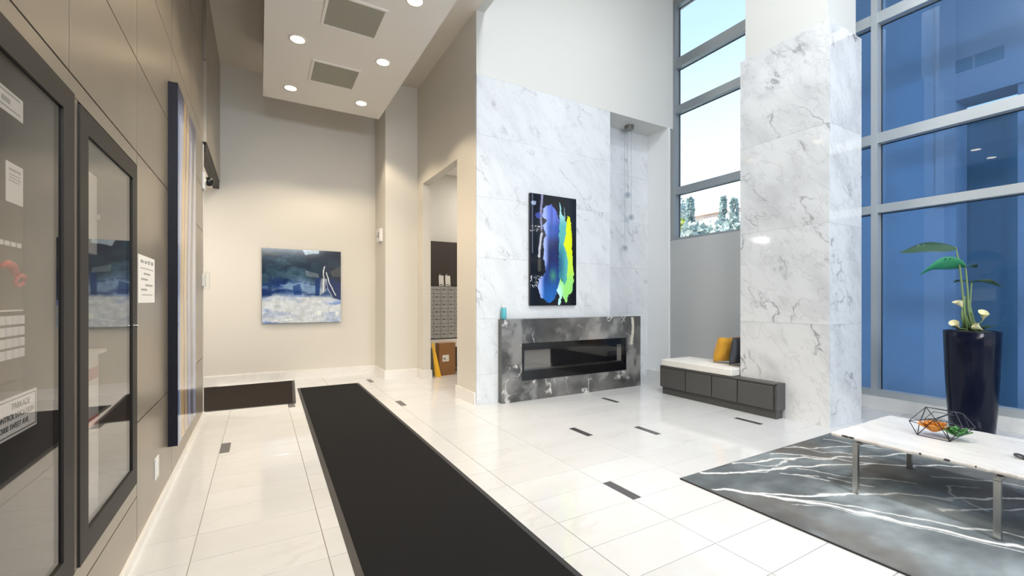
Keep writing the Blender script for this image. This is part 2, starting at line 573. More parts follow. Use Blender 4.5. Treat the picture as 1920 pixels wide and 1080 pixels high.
cells = []
rest = []
nx0, nx1 = -4, 9
ny0, ny1 = -24, 20
for i in range(nx0, nx1):
    for j in range(ny0, ny1):
        x0 = X0 + i * TX; x1 = x0 + TX
        y0 = Y0 + j * TY; y1 = y0 + TY
        xs, xe = max(x0, XL), min(x1, XW)
        if xe - xs > 0.05 and y1 < YB + 0.2 and floor_open((xs + xe) / 2, (y0 + y1) / 2) and y0 > 0.55:
            cells.append((xs, xe, y0, min(y1, YB)))
        elif y0 > Y_REAR - 0.2 and x0 > -3.1 and y1 < 8.9:
            rest.append((x0, x1, y0, y1))
CFW = (0.4985, 0.8669)
cells.sort(key=lambda c: (c[0] * CFW[0] + c[2] * CFW[1]) + 0.0)
for n, (x0, x1, y0, y1) in enumerate(cells):
    cut = any(abs(x0 - a) < 0.02 and abs(y0 - b) < 0.02 for a, b in inlays)
    if cut:
        w = IW - GAP
        obj('dark_inlay_tile', tile_mesh(w, TY - GAP, M['dark_tile']), parent=floor, loc=(x0 + IW / 2, (y0 + y1) / 2, 0))
        x0 += IW
    if n < 300:
        obj('tile', tile_mesh(x1 - x0 - GAP, y1 - y0 - GAP, M['tile']), parent=floor, loc=((x0 + x1) / 2, (y0 + y1) / 2, 0))
    else:
        rest.append((x0, x1, y0, y1))
bm = new_bm()
for x0, x1, y0, y1 in rest:
    bm_box(bm, x0 + GAP / 2, x1 - GAP / 2, y0 + GAP / 2, y1 - GAP / 2, -0.01, 0)
o = obj('tile_field', bm, M['tile'], floor)
o['kind'] = 'stuff'

# ---- left wall with panels
wall_left = struct(box('wall_left', -1.15, -0.90, Y_REAR, 6.50, 0, Z_COR, M['panel_gap']), 'brown metallic panelled wall on the left')
PG = 0.004
cols = [Y_REAR, -3.76, -2.77, -1.78, -0.79, 0.20, 1.19, 2.18, 3.19, 4.30, 5.40, 6.50]


def panel(y0, y1, z0, z1, x=XL, parent=wall_left):
    bm = new_bm()
    bm_box(bm, x - 0.03, x, y0 + PG, y1 - PG, z0 + PG, z1 - PG)
    return obj('panel', bm, M['panel'], parent)


for c0, c1 in zip(cols, cols[1:]):
    upper = [(2.232, 2.755), (2.755, 3.38), (3.38, 4.33), (4.33, Z_COR)]
    for z0, z1 in upper:
        panel(c0, c1, z0, z1)
    if c1 <= 0.21 or c0 >= 3.18:
        if c0 >= 3.18:
            for z0, z1 in ((0.0, 0.71), (0.71, 2.232)):
                panel(c0, c1, z0, z1)
        else:
            for z0, z1 in ((0.0, 0.297), (0.297, 2.232)):
                panel(c0, c1, z0, z1)
# surround of the two recessed cases
CA = (1.20, 2.205, 0.392, 2.160)     # first case  (y0, y1, z0, z1) outer frame
CB = (2.262, 3.155, 0.385, 2.145)    # second case
for c0, c1 in ((0.20, 1.19), (1.19, 2.18), (2.18, 3.19)):
    panel(c0, c1, 0.0, 0.297)
panel(0.20, 1.19, 0.297, 2.232)
for y0, y1, z0, z1 in ((1.19, 3.19, 0.297, 0.384 + PG), (1.19, 3.19, 2.160 - PG, 2.232)):
    panel(y0, y1, z0, z1)
panel(2.205 - PG, 2.262 + PG, 0.384, 2.160)
panel(3.155 - PG, 3.19, 0.384, 2.160)
# dark reveal behind the panels and the end of the wall
box('backing', -0.90, -0.635, 3.20, 6.47, 0, Z_COR, M['panel_gap'], wall_left)
box('backing', -0.90, -0.635, Y_REAR, 1.18, 0, Z_COR, M['panel_gap'], wall_left)
box('backing', -0.90, -0.635, 1.18, 3.20, 2.17, Z_COR, M['panel_gap'], wall_left)
box('backing', -0.90, -0.635, 1.18, 3.20, 0, 0.37, M['panel_gap'], wall_left)
box('end_trim', -1.15, -0.595, 6.50, 6.53, 0, 3.30, M['white_plastic'], wall_left)
struct(box('baseboard_left', XL, -0.58, Y_REAR, 6.50, 0, 0.045, M['base_marble']))
# header over the opening to the side corridor
hd = struct(box('wall_left_header', -1.15, -0.60, 6.50, YB, 3.33, Z_COR, M['panel_gap']), 'panelled header over the opening at the end of the left wall')
for z0, z1 in ((3.33, 4.33), (4.33, Z_COR)):
    bm = new_bm(); bm_box(bm, -0.60, -0.565, 6.50 + PG, YB, z0 + PG, z1 - PG)
    obj('panel', bm, M['panel'], hd)
box('gap_shade_strip', -0.66, -0.575, 6.53, YB, 3.22, 3.33, M['frame_dark'], hd)  # dark strip standing in for the shaded recess below the header
struct(box('ceiling_side_corridor', -3.2, -0.66, 6.53, YB, 3.22, 3.33, M['ceiling_white']))
struct(box('wall_side_corridor', -3.2, -1.15, 6.28, 6.50, 0, 3.33, M['paint_corridor']))
struct(box('wall_side_corridor_end', -3.3, -3.2, 6.28, YB + 0.2, 0, 3.33, M['paint_corridor']))

# ---- far corridor wall and the piers on its right
struct(box('wall_back', -3.3, 2.1, YB, YB + 0.2, 0, Z_COR + 0.1, M['paint_corridor']), 'pale warm wall at the end of the corridor')
struct(box('baseboard_back', -3.2, 1.90, YB - 0.02, YB, 0, 0.16, M['base_marble']))
wr_ = struct(box('wall_right_pier', 1.92, 2.64, 7.82, YB, 0, Z_COR + 0.1, M['paint_corridor']))
struct(box('baseboard_pier_side', 1.90, 1.92, 7.80, YB - 0.02, 0, 0.16, M['base_marble']))
struct(box('baseboard_pier_front', 1.92, 2.48, 7.80, 7.82, 0, 0.16, M['base_marble']))
# doorway wall x = 2.5 : two jambs and a lintel
bm = new_bm()
bm_box(bm, 2.50, 2.64, 7.50, 7.82, 0, Z_COR + 0.1)
bm_box(bm, 2.50, 2.64, 5.96, 7.50, 3.465, Z_COR + 0.1)
bm_box(bm, 2.50, 2.64, 5.3305, 5.96, 0, 4.42); bm_box(bm, 2.50, 2.64, 5.303, 5.96, 4.42, Z_TOP)
struct(obj('wall_doorway', bm, M['paint_corridor']), 'beige wall with a tall opening to the mail room')
bm = new_bm()
bm_box(bm, 2.48, 2.50, 7.48, 7.80, 0, 0.16); bm_box(bm, 2.50, 2.66, 7.48, 7.50, 0, 0.16)
struct(obj('baseboard_jamb_far', bm, M['base_marble']))
bm = new_bm()
bm_box(bm, 2.48, 2.50, 5.32, 5.98, 0, 0.16); bm_box(bm, 2.50, 2.64, 5.96, 5.98, 0, 0.16)
struct(obj('baseboard_jamb_near', bm, M['base_marble']))

# ---- mail room behind the opening
struct(box('wall_mailroom_back', 2.64, 6.2, 8.20, 8.40, 0, 3.9, M['paint_white']))
struct(box('wall_mailroom_front', 2.70, 6.2, 5.98, 6.10, 0, 3.9, M['paint_white']))
struct(box('wall_mailroom_end', 6.2, 6.3, 5.98, 8.40, 0, 3.9, M['paint_white']))
struct(box('ceiling_mailroom', 2.64, 6.3, 5.98, 8.40, 3.9, 4.0, M['ceiling_white']))

# ---- fireplace wall with marble slabs, niche and pale upper wall
wf = struct(box('wall_fireplace', 2.645, 4.86, YF + 0.03, 5.96, 0, 4.42, M['joint']), 'white veined marble fireplace wall')
rows = [0.0, 0.40, 1.15, 1.97, 2.79, 3.62, 4.42]
xsl = [2.502, 4.86]
SG = 0.0008
for r0, r1 in zip(rows, rows[1:]):
    for a, b_ in zip(xsl, xsl[1:]):
        bm = new_bm(); w, h = b_ - a, r1 - r0
        bm_box(bm, -w / 2 + SG, w / 2 - SG, 0, 0.03, -h / 2 + SG, h / 2 - SG)
        obj('marble_slab', bm, M['wall_marble'], wf, loc=((a + b_) / 2, YF, (r0 + r1) / 2))
wn_ = struct(box('wall_niche', 4.86, 6.235, 5.79, 5.86, 0, 4.42, M['joint']), 'recessed marble niche wall beside the fireplace wall')
for r0, r1 in zip(rows, rows[1:]):
    bm = new_bm(); w, h = 6.19 - 4.86, r1 - r0
    bm_box(bm, -w / 2 + SG, w / 2 - SG, 0, 0.03, -h / 2 + SG, h / 2 - SG)
    obj('marble_slab', bm, M['wall_marble'], wn_, loc=((4.86 + 6.19) / 2, 5.76, (r0 + r1) / 2))
bm = new_bm(); bm_box(bm, 2.50, 2.645, YF, 5.3028, 4.42, Z_TOP); bm_box(bm, 2.645, 6.33, YF, 5.86, 4.42, Z_TOP)
struct(obj('wall_upper', bm, M['paint_white']), 'plain off-white upper wall above the marble')
struct(box('wall_niche_side', 6.19, 6.235, YF - 0.02, 5.79, 0, 4.42, M['paint_white_lit']))
struct(box('wall_niche_end', 6.19, XW + 0.12, 5.865, 5.96, 2.57, Z_TOP, M['paint_white']))
struct(box('baseboard_niche', 6.17, 6.19, YF, 5.76, 0, 0.14, M['base_marble']))
struct(box('wall_bulkhead', 2.502, 2.62, Y_REAR, YF, Z_COR, Z_TOP, M['paint_white']))

# ---- window wall (x = 6.95)
struct(box('wall_window_lower', XW, XW + 0.25, 3.20, 5.96, 0, 2.56, M['paint_grey']), 'grey wall below the high window')
struct(box('trim_1', XW - 0.02, XW + 0.18, Y_REAR, 3.20, 0, 0.15, M['base_marble']), 'white stone curb under the tall window')
XG = 7.075
Z_BARS = [(2.535, 2.64), (3.44, 3.57), (5.00, 5.14), (5.87, 6.05), (7.06, 7.2)]


def curtain(name, label, ymulls, z_bot, bars, glass):
    w = thing(name, label, 'window', loc=(XW, ymulls[-1][0], z_bot))
    del w['category']
    struct(w)
    for y0, y1 in ymulls:
        box('mullion', XW, XG + 0.03, y0, y1, z_bot, Z_TOP, M['alu'], w)
    ys = [(ymulls[k][1], ymulls[k + 1][0]) for k in range(len(ymulls) - 1)]
    zs = [z_bot] + []
    for a, b_ in ys:
        zprev = None
        for k, (z0, z1) in enumerate(bars):
            box('transom', XW + 0.005, XG + 0.025, a, b_, z0, z1, M['alu'], w)
            if zprev is not None:
                p = box('pane', XG - 0.004, XG + 0.004, a + 0.002, b_ - 0.002, zprev + 0.002, z0 - 0.002, glass, w)
                bm = new_bm()
                g = 0.010
                for q in ((a, a + g, zprev, z0), (b_ - g, b_, zprev, z0), (a + g, b_ - g, z0 - g, z0)):
                    bm_box(bm, XG - 0.012, XG - 0.004, *q)
                obj('gasket', bm, M['gasket'], p)
            zprev = z1
    return w


curtain('window_1', 'tall aluminium window showing pale sky and trees',
        [(3.22, 3.29), (5.765, 5.86)], 2.56, [(2.56, 2.60)] + Z_BARS[1:], M['glass_clear'])
curtain('window_2', 'tall blue tinted aluminium window behind the planter',
        [(Y_REAR, Y_REAR + 0.07), (-2.6, -2.53), (-0.04, 0.03), (2.57, 2.64), (3.13, 3.20)], 0.15, [(0.15, 0.235)] + Z_BARS, M['glass_blue'])

# ---- ceilings and added sun-blocking masses
struct(box('ceiling_corridor', -1.15, 2.50, Y_REAR, YB + 0.2, Z_COR, Z_COR + 0.12, M['ceiling_taupe']))
soff = struct(box('ceiling_dropped', 0.04, 1.765, -0.6, 7.65, 4.5, Z_COR, M['ceiling_white']), 'dropped white ceiling panel with downlights and grilles')
struct(box('ceiling', 2.50, 7.3, Y_REAR, 5.96, Z_TOP, 16.0, M['ceiling_white']))  # ceiling carried far upwards as an unseen mass to shade the facade outside
struct(box('roof_shade_mass', -3.3, 2.50, Y_REAR, 9.0, Z_COR + 0.13, 16.0, M['ceiling_white']))  # unseen tall mass added to keep the facade outside in shade
struct(box('sun_blocker', 6.35, 6.93, 5.97, 16.0, -0.5, 16.0, M['paint_white']))  # unseen block added to stop sun reaching the neighbouring wall
# ---- rear wall: glazed, behind the camera
bm = new_bm(); bm_box(bm, -1.15, 2.55, Y_REAR - 0.1, Y_REAR, 0, 3.65); bm_box(bm, -1.15, 2.55, Y_REAR - 0.1, Y_REAR, 5.15, Z_TOP)
wrr = struct(obj('wall_rear', bm, M['paint_white']))
for x in (2.55, 3.95, 5.4, 6.85):
    box('mullion', x, x + 0.07, Y_REAR - 0.10, Y_REAR, 0, Z_TOP, M['alu'], wrr)
for z in (0.0, 2.5, 3.45, 5.0, 6.4):
    box('transom', 2.62, XW, Y_REAR - 0.08, Y_REAR - 0.02, z, z + 0.10, M['alu'], wrr)

# ================================================================ COLUMN
col = thing('marble_column', 'square column clad in grey-veined polished marble beside the tall window', 'column', loc=(5.775, 2.94, 0))
CX0, CX1, CY0, CY1 = 5.40, 6.15, 2.427, 3.452
box('core', CX0 + 0.03, CX1 - 0.03, CY0 + 0.03, CY1 - 0.03, 0, 4.47, M['joint'], col)
box('upper_shaft', CX0 + 0.045, CX1 - 0.045, CY0 + 0.04, CY1 - 0.04, 4.47, Z_TOP, M['paint_white'], col)
crow = [0.0, 1.13, 2.255, 3.35, 4.485]
for z0, z1 in zip(crow, crow[1:]):
    h = z1 - z0
    for nm, (a0, a1, b0, b1) in dict(l=(CX0, CX0 + 0.03, CY0, CY1), r=(CX1 - 0.03, CX1, CY0, CY1), f=(CX0 + 0.03, CX1 - 0.03, CY0, CY0 + 0.03), k=(CX0 + 0.03, CX1 - 0.03, CY1 - 0.03, CY1)).items():
        bm = new_bm()
        cx, cy = (a0 + a1) / 2, (b0 + b1) / 2
        bm_box(bm, a0 - cx, a1 - cx, b0 - cy, b1 - cy, -h / 2 + SG, h / 2 - SG)
        obj('marble_slab', bm, M['column_marble'], col, loc=(cx, cy, (z0 + z1) / 2))

# ================================================================ FIREPLACE
FX0, FX1, FY, FZ = 2.83, 5.43, 5.20, 1.14
fire = thing('fireplace', 'electric fireplace set in a smoky grey stone surround', 'fireplace', loc=((FX0 + FX1) / 2, YF - 0.05, 0))
IX0, IX1, IZ0, IZ1 = 3.15, 5.10, 0.285, 0.80


def stone(U, V):
    x = U * 2.6; y = V * 1.14
    f = fbm(x * 2.2 + 3, y * 2.2 + 9, 6)
    w = fbm(x * 1.3 + 2 * f, y * 1.3 + 40, 5)
    g = 92 + 95 * (f - .5) + 90 * (w - .5)
    c = np.stack([g * 1.0, g * .985, g * .97], -1)
    # soft pale clouds
    blotch = sst(.56, .74, fbm(x * 3.1 + 60 + f * 1.5, y * 2.6 + 30, 5))
    c = mixc(c, np.array([165, 163, 160.]), blotch * .65)
    # bright crystalline flecks
    r = 1 - np.abs(fbm(x * 5.5 + 90 + 2 * w, y * 4.5 + 7, 4) - .5) * 26
    fl = np.clip(r, 0, 1) * sst(.58, .68, fbm(x * 2.3 + 11, y * 2.3 + 77, 4))
    c = mixc(c, np.array([225, 222, 218.]), fl * .9)
    d = sst(.5, .66, fbm(x * 1.7 + 21, y * 1.9 + 14, 5))
    c = mixc(c, np.array([58, 57, 57.]), d * .5 * (1 - fl))
    # pale quartz band on the right
    q = (np.abs(x - 2.41 - .02 * np.sin(y * 9)) < .028) & (y > .02) & (y < .46)
    c = mixc(c, np.array([205, 200, 186.]), q * .95)
    return c


def stone_piece(nm, x0, x1, z0, z1):
    nu = max(8, int((x1 - x0) / 0.010)); nv = max(8, int((z1 - z0) / 0.010))

    def cf(U, V):
        return stone(((x0 - FX0) + U * (x1 - x0)) / 2.6, ((FZ - z1) + V * (z1 - z0)) / 1.14)
    print_sheet(nm, (x0, FY, z1), (x1 - x0, 0, 0), (0, 0, z0 - z1), nu, nv, cf, M['stone_print'], fire)


stone_piece('stone_panel', FX0, FX1, IZ1, FZ)
stone_piece('stone_panel', FX0, FX1, 0.0, IZ0)
stone_piece('stone_panel', FX0, IX0, IZ0, IZ1)
stone_piece('stone_panel', IX1, FX1, IZ0, IZ1)
# body behind the stone faces
M['stone_side'] = plain('stone_side', (0.11, 0.108, 0.105), 0.25, noise=0.4, nscale=6)
bm = new_bm()
bm_box(bm, FX0, IX0, FY + 0.001, YF, 0, FZ); bm_box(bm, IX1, FX1, FY + 0.001, YF, 0, FZ)
bm_box(bm, IX0, IX1, FY + 0.001, YF, 0, IZ0); bm_box(bm, IX0, IX1, FY + 0.001, YF, IZ1, FZ)
obj('surround_body', bm, M['stone_side'], fire)
# insert
FI = FY - 0.012
fr = new_bm()
for q in ((IX0, IX1, 0.705, IZ1), (IX0, IX1, IZ0, 0.415), (IX0, IX0 + 0.03, 0.415, 0.705), (IX1 - 0.03, IX1, 0.415, 0.705)):
    bm_box(fr, q[0], q[1], FI, FY + 0.08, q[2], q[3])
ins = obj('insert_frame', fr, M['fire_black'], fire)
box('firebox', IX0 + 0.03, IX1 - 0.03, FY + 0.07, FY + 0.09, 0.415, 0.705, M['fire_inside'], fire)
box('ember_bed', IX0 + 0.03, IX1 - 0.03, FY + 0.02, FY + 0.07, 0.415, 0.43, M['nickel'], fire)
box('heater_screen', 3.68, 4.95, FY + 0.045, FY + 0.069, 0.44, 0.69, M['black_edge'], fire)
box('glass_front', IX0 + 0.03, IX1 - 0.03, FI + 0.004, FI + 0.008, 0.415, 0.705, M['glass_fire'], fire)

# bottle on the mantel
bt = thing('spray_bottle', 'small teal bottle standing on the fireplace ledge', 'bottle', loc=(2.89, 5.255, FZ))
bm = new_bm(); bm_lathe(bm, [(0.036, FZ + 0.002), (0.038, FZ + 0.01), (0.038, FZ + 0.135), (0.030, FZ + 0.15), (0.024, FZ + 0.155)], 2.89, 5.255, 20)
obj('bottle_body', bm, M['teal'], bt, smooth=True)
bm = new_bm(); bm_lathe(bm, [(0.022, FZ + 0.155), (0.022, FZ + 0.185), (0.012, FZ + 0.195)], 2.89, 5.255, 16)
obj('cap', bm, M['white_plastic'], bt, smooth=True)

# ================================================================ WALL ART
def art_fire(U, V):
    X = 127 + U * 360.0
    Y = V * 876.0 + 92           # zoomed-photo style drawing units
    wob = (fbm(U * 18, V * 38, 4) - .5) * 26
    Xw, Yw = X + wob, Y + (fbm(U * 14 + 50, V * 30 + 9, 4) - .5) * 30
    n = fbm(U * 6 + 3, V * 12 + 2, 5)
    c = np.zeros(U.shape + (3,)) + np.array([8, 11, 20.]) + n[..., None] * np.array([6, 8, 12.])
    c = mixc(c, np.array([18, 30, 42.]), sst(300, 420, X) * (Y < 400) * .8)
    # pale lines on the left
    c = mixc(c, np.array([120, 120, 140.]), ((np.abs(X - 143) < 4) & (Y < 560)) * .8)
    c = mixc(c, np.array([150, 148, 190.]), (seg_dist(Xw * .3 + X * .7, Y, [(217, 95), (205, 250), (212, 365)]) < 8) * .9)
    c = mixc(c, np.array([205, 205, 215.]), (seg_dist(Xw * .3 + X * .7, Y, [(212, 400), (200, 500), (193, 585)]) < 8) * .9)
    c = mixc(c, np.array([120, 120, 90.]), (seg_dist(X, Y, [(196, 610), (195, 690)]) < 12) * .5)
    c = mixc(c, np.array([70, 85, 180.]), (np.hypot((Xw - 188) / 20, (Yw - 262) / 22) < 1) * .8)
    c = mixc(c, np.array([190, 205, 235.]), (np.hypot((Xw - 150) / 18, (Yw - 165) / 20) < 1) * .8)
    sp = (fbm(U * 60, V * 140, 3) > .66) & (X < 215) & (((Y > 730) & (Y < 830)) | ((Y > 345) & (Y < 390)))
    c = mixc(c, np.array([220, 222, 230.]), sp * .95)
    blue = [(290, 165), (330, 215), (352, 290), (352, 480), (352, 780), (330, 865), (310, 920), (265, 940), (215, 910), (190, 840), (186, 780), (238, 700), (226, 560), (220, 480), (242, 400), (222, 340), (255, 295), (218, 262), (224, 200), (258, 172)]
    mb = in_poly(Xw, Yw, blue)
    t = (Y - 165) / 775
    bc = np.zeros_like(c) + np.array([88, 108, 200.])
    bc = mixc(bc, np.array([38, 78, 170.]), sst(.12, .25, t))
    bc = mixc(bc, np.array([16, 34, 92.]), sst(.28, .42, t))
    bc = mixc(bc, np.array([22, 56, 130.]), sst(.55, .72, t))
    bc = mixc(bc, np.array([24, 92, 172.]), sst(.72, .92, t))
    bc = bc * (0.82 + .4 * fbm(U * 30, V * 5, 4)[..., None])
    edge = sst(0, 60, X - (226 - 36 * sst(600, 780, Y)))
    bc = mixc(np.zeros_like(c) + np.array([160, 178, 238.]), bc, sst(0, 1, edge))
    g = np.exp(-(((X - 300) / 26) ** 2 + ((Y - 730) / 50) ** 2))
    bc = mixc(bc, np.array([70, 150, 110.]), g * .8)
    c = np.where(mb[..., None], bc, c)
    teal = [(354, 135), (366, 215), (388, 260), (391, 165), (396, 280), (418, 300), (405, 380), (415, 480), (418, 620), (422, 760), (400, 860), (380, 790), (365, 750), (350, 850), (346, 620), (346, 480), (352, 320)]
    mt = in_poly(Xw * .6 + X * .4, Yw, teal)
    tc_ = mixc(np.zeros_like(c) + np.array([160, 215, 220.]), np.array([86, 178, 180.]), sst(230, 340, Y))
    tc_ = mixc(tc_, np.array([30, 96, 130.]), sst(400, 640, Y) * sst(415, 350, X))
    tc_ = mixc(tc_, np.array([70, 170, 160.]), sst(640, 800, Y) * .6)
    c = np.where(mt[..., None], tc_, c)
    lime = [(415, 240), (435, 240), (446, 360), (452, 520), (460, 640), (464, 740), (452, 855), (420, 900), (408, 945), (388, 920), (372, 890), (352, 962), (338, 968), (348, 900), (328, 850), (360, 750), (385, 805), (412, 760), (416, 600), (400, 520), (385, 480), (402, 400)]
    ml = in_poly(Xw * .7 + X * .3, Yw, lime)
    lc = mixc(np.zeros_like(c) + np.array([222, 250, 20.]), np.array([196, 236, 70.]), sst(480, 640, Y))
    lc = mixc(lc, np.array([150, 226, 120.]), sst(640, 800, Y))
    lc = mixc(lc, np.array([190, 240, 240.]), sst(400, 345, X) * sst(740, 860, Y))
    c = np.where(ml[..., None], lc, c)
    return c


ARTY = 5.255
a2 = thing('wall_art', 'tall black abstract painting with blue, teal and lime strokes above the fireplace', 'painting', loc=(3.73, 5.28, 1.325))
box('panel_body', 3.319, 4.141, ARTY + 0.001, 5.30, 1.325, 2.925, M['black_edge'], a2)
print_sheet('printed_face', (3.319, ARTY, 2.925), (0.822, 0, 0), (0, 0, -1.6), 150, 290, art_fire, M['print_gloss'], a2)


def art_back(U, V):
    X = 135 + U * 933; Y = 95 + V * 870
    f = fbm(U * 4 + 1, V * 5 + 3, 6)
    g = fbm(U * 3 + 30 + f, V * 7 + 12 + f, 6)
    h = fbm(U * 2.2 + 70 + f * 1.4, V * 9 + 5 + .8 * f, 6)
    dark = mixc(np.zeros(U.shape + (3,)) + np.array([12, 34, 56.]), np.array([58, 92, 112.]), sst(.42, .78, g))
    dark = mixc(dark, np.array([6, 16, 36.]), sst(.45, .85, U) * .75)
    dark = mixc(dark, np.array([62, 78, 72.]), sst(.34, .1, U) * sst(.5, .2, V) * sst(.4, .65, h) * .9)
    mid = mixc(np.zeros_like(dark) + np.array([14, 44, 104.]), np.array([120, 150, 188.]), sst(.46, .68, h))
    pale = mixc(np.zeros_like(dark) + np.array([206, 214, 222.]), np.array([120, 148, 204.]), sst(.44, .64, h))
    pale = mixc(pale, np.array([90, 120, 190.]), sst(.52, .7, g) * .55 * sst(.2, .0, np.abs(V - .78)))
    wave = (fbm(U * 5, V * 2, 4) - .5) * .16
    c = mixc(dark, mid, sst(.36, .50, V + wave))
    c = mixc(c, pale, sst(.585, .66, V + wave * .6))
    P = lambda poly, col, a: mixc(c, np.array(col, float), in_poly(X + (f - .5) * 26, Y + (g - .5) * 26, poly) * a)
    c = P([(600, 80), (790, 80), (790, 132), (700, 140), (632, 156)], (190, 210, 228), .8)
    c = P([(632, 345), (790, 385), (790, 430), (645, 412)], (120, 132, 142), .7)
    c = P([(750, 430), (805, 430), (800, 645), (745, 640)], (18, 52, 112), .9)
    c = P([(880, 470), (930, 430), (1070, 490), (1075, 700), (950, 670)], (8, 30, 84), .95)
    c = P([(940, 350), (1075, 270), (1075, 410), (960, 415)], (74, 74, 70), .8)
    c = P([(820, 440), (880, 440), (872, 600), (802, 645)], (150, 158, 170), .85)
    c = P([(480, 530), (570, 500), (580, 640), (490, 640)], (20, 56, 120), .7)
    c = P([(200, 420), (240, 420), (240, 650), (195, 650)], (20, 50, 96), .6)
    for pts, w, a in (([(865, 290), (852, 350), (846, 595)], 7, .9), ([(888, 360), (915, 470), (1000, 635)], 6, .9), ([(880, 440), (905, 560), (965, 670)], 4, .7), ([(845, 790), (875, 940)], 6, .7), ([(380, 930), (470, 922)], 8, .7), ([(590, 905), (730, 880)], 6, .6), ([(250, 940), (300, 935)], 12, .7), ([(360, 900), (470, 870)], 5, .6)):
        c = mixc(c, np.array([232, 238, 240.]), (seg_dist(X + (f - .5) * 30, Y, pts) < w) * a)
    win_refl = ((np.abs(X - 800) < 22) & (np.abs(Y - 855) < 28)) | ((np.abs(X - 1020) < 18) & (np.abs(Y - 870) < 30))  # window reflections painted into the print as pale patches
    c = mixc(c, np.array([240, 242, 236.]), win_refl * .6)
    c = c * (0.88 + .24 * fbm(U * 30, V * 24, 3)[..., None])
    return c


a1 = thing('wall_art', 'square glossy seascape-like abstract in navy and white on the far corridor wall', 'painting', loc=(0.66, 8.58, 1.0))
box('panel_body', 0.03, 1.288, YB - 0.05, YB, 1.006, 2.29, M['navy_edge'], a1)
print_sheet('printed_face', (0.03, YB - 0.051, 2.29), (1.258, 0, 0), (0, 0, -1.284), 200, 200, art_back, M['print_gloss'], a1)


def art_left(U, V):
    f = fbm(U * 3, V * 2.2, 5)
    wob = (fbm(V * 2.2, V * 0 + 4, 3) - .5) * .25
    s = U + wob * .6 + .12 * np.sin(V * 2.2)
    c = mixc(np.zeros(U.shape + (3,)) + np.array([168, 178, 210.]), np.array([205, 205, 214.]), sst(.35, .65, f))
    c = mixc(c, np.array([70, 100, 160.]), sst(.12, .0, U) * .8)
    c = mixc(c, np.array([16, 24, 60.]), sst(.10, .0, V) * .9)
    for p, w, k, a in ((.34, .05, (214, 168, 70), .9), (.44, .025, (150, 96, 40), .8), (.52, .04, (226, 186, 96), .8), (.62, .05, (120, 110, 118), .8), (.85, .08, (60, 56, 66), .7)):
        c = mixc(c, np.array(k, float), np.exp(-((s - p) / w) ** 2) * a)
    return c


a3 = thing('wall_art', 'very tall glossy painting with deep navy edges on the panelled left wall', 'painting', loc=(-0.57, 4.83, 0.295))
box('panel_body', XL, -0.541, 4.15, 5.22, 0.295, 3.05, M['navy_edge'], a3)
print_sheet('printed_face', (-0.54, 4.15, 3.05), (0, 1.07, 0), (0, 0, -2.755), 110, 180, art_left, M['print_gloss'], a3)

# ================================================================ CASES ON THE LEFT WALL
def text_mesh(s, size, mat, loc, rot, align='CENTER', sx=1.0):
    cu = bpy.data.curves.new('lettering', 'FONT')
    cu.body = s; cu.size = size; cu.align_x = align; cu.align_y = 'CENTER'; cu.extrude = 0.0006
    t = bpy.data.objects.new('tmp', cu)
    C.objects.link(t)
    dg = bpy.context.evaluated_depsgraph_get()
    me = bpy.data.meshes.new_from_object(t.evaluated_get(dg))
    bpy.data.objects.remove(t)
    me.materials.clear(); me.materials.append(mat)
    mt = Matrix.Translation(loc) @ Euler(rot).to_matrix().to_4x4() @ Matrix.Diagonal((sx, 1, 1, 1))
    me.transform(mt)
    return me


def case(label, cb, gy0, gy1, gz0, gz1, glass):
    y0, y1, z0, z1 = cb
    t = thing('display_case', label, 'display case', loc=(XL - 0.1, (y0 + y1) / 2, z0))
    xf, xb = XL + 0.008, XL - 0.02
    for nm, q in dict(a=(y0, gy0, z0, z1), b=(gy1, y1, z0, z1), c=(gy0, gy1, gz1, z1), d=(gy0, gy1, z0, gz0)).items():
        box('frame_bar', xb, xf, *q, M['frame_dark'], t)
    bm = new_bm()
    bm_box(bm, -0.885, -0.875, gy0 - 0.02, gy1 + 0.02, gz0 - 0.02, gz1 + 0.02)
    obj('back_panel', bm, M['case_inside'], t)
    bm = new_bm()
    for q in ((gy0 - 0.02, gy0 - 0.002, gz0 - 0.02, gz1 + 0.02), (gy1 + 0.002, gy1 + 0.02, gz0 - 0.02, gz1 + 0.02)):
        bm_box(bm, -0.875, xb, *q)
    for q in ((gy0, gy1, gz0 - 0.02, gz0 - 0.002), (gy0, gy1, gz1 + 0.002, gz1 + 0.02)):
        bm_box(bm, -0.875, xb, *q)
    obj('lining', bm, M['case_inside'], t)
    box('glass', XL - 0.004, XL + 0.001, gy0, gy1, gz0, gz1, glass, t)
    return t


cA = case('large dark-framed alarm panel case nearest the left edge', CA, 1.30, 2.102, 0.487, 2.072, M['glass_case'])
cB = case('narrower dark-framed case with mirror-like glass beside the alarm panel case', CB, 2.356, 3.060, 0.487, 2.058, M['glass_mirror'])
bm = new_bm(); bm_cyl(bm, (XL + 0.008, 3.115, 1.262), (XL + 0.020, 3.115, 1.262), 0.008)
obj('lock', bm, M['chrome'], cB)


def notice(name, label, x, y0, y1, z0, z1, lines, group=None, tilt=0.0):
    """A sheet that faces +x with a few printed lines."""
    t = thing(name, label, 'notice', loc=(x, (y0 + y1) / 2, z0), group=group)
    box('sheet', x, x + 0.0015, y0, y1, z0, z1, M['paper'], t)
    bm = new_bm()
    h = z1 - z0; w = y1 - y0
    for (a, b_, c, d) in lines:
        bm_box(bm, x + 0.0015, x + 0.0019, y0 + a * w, y0 + b_ * w, z1 - d * h, z1 - c * h)
    p = obj('printing', bm, M['ink_grey'], t)
    p['kind'] = 'stuff'
    return t


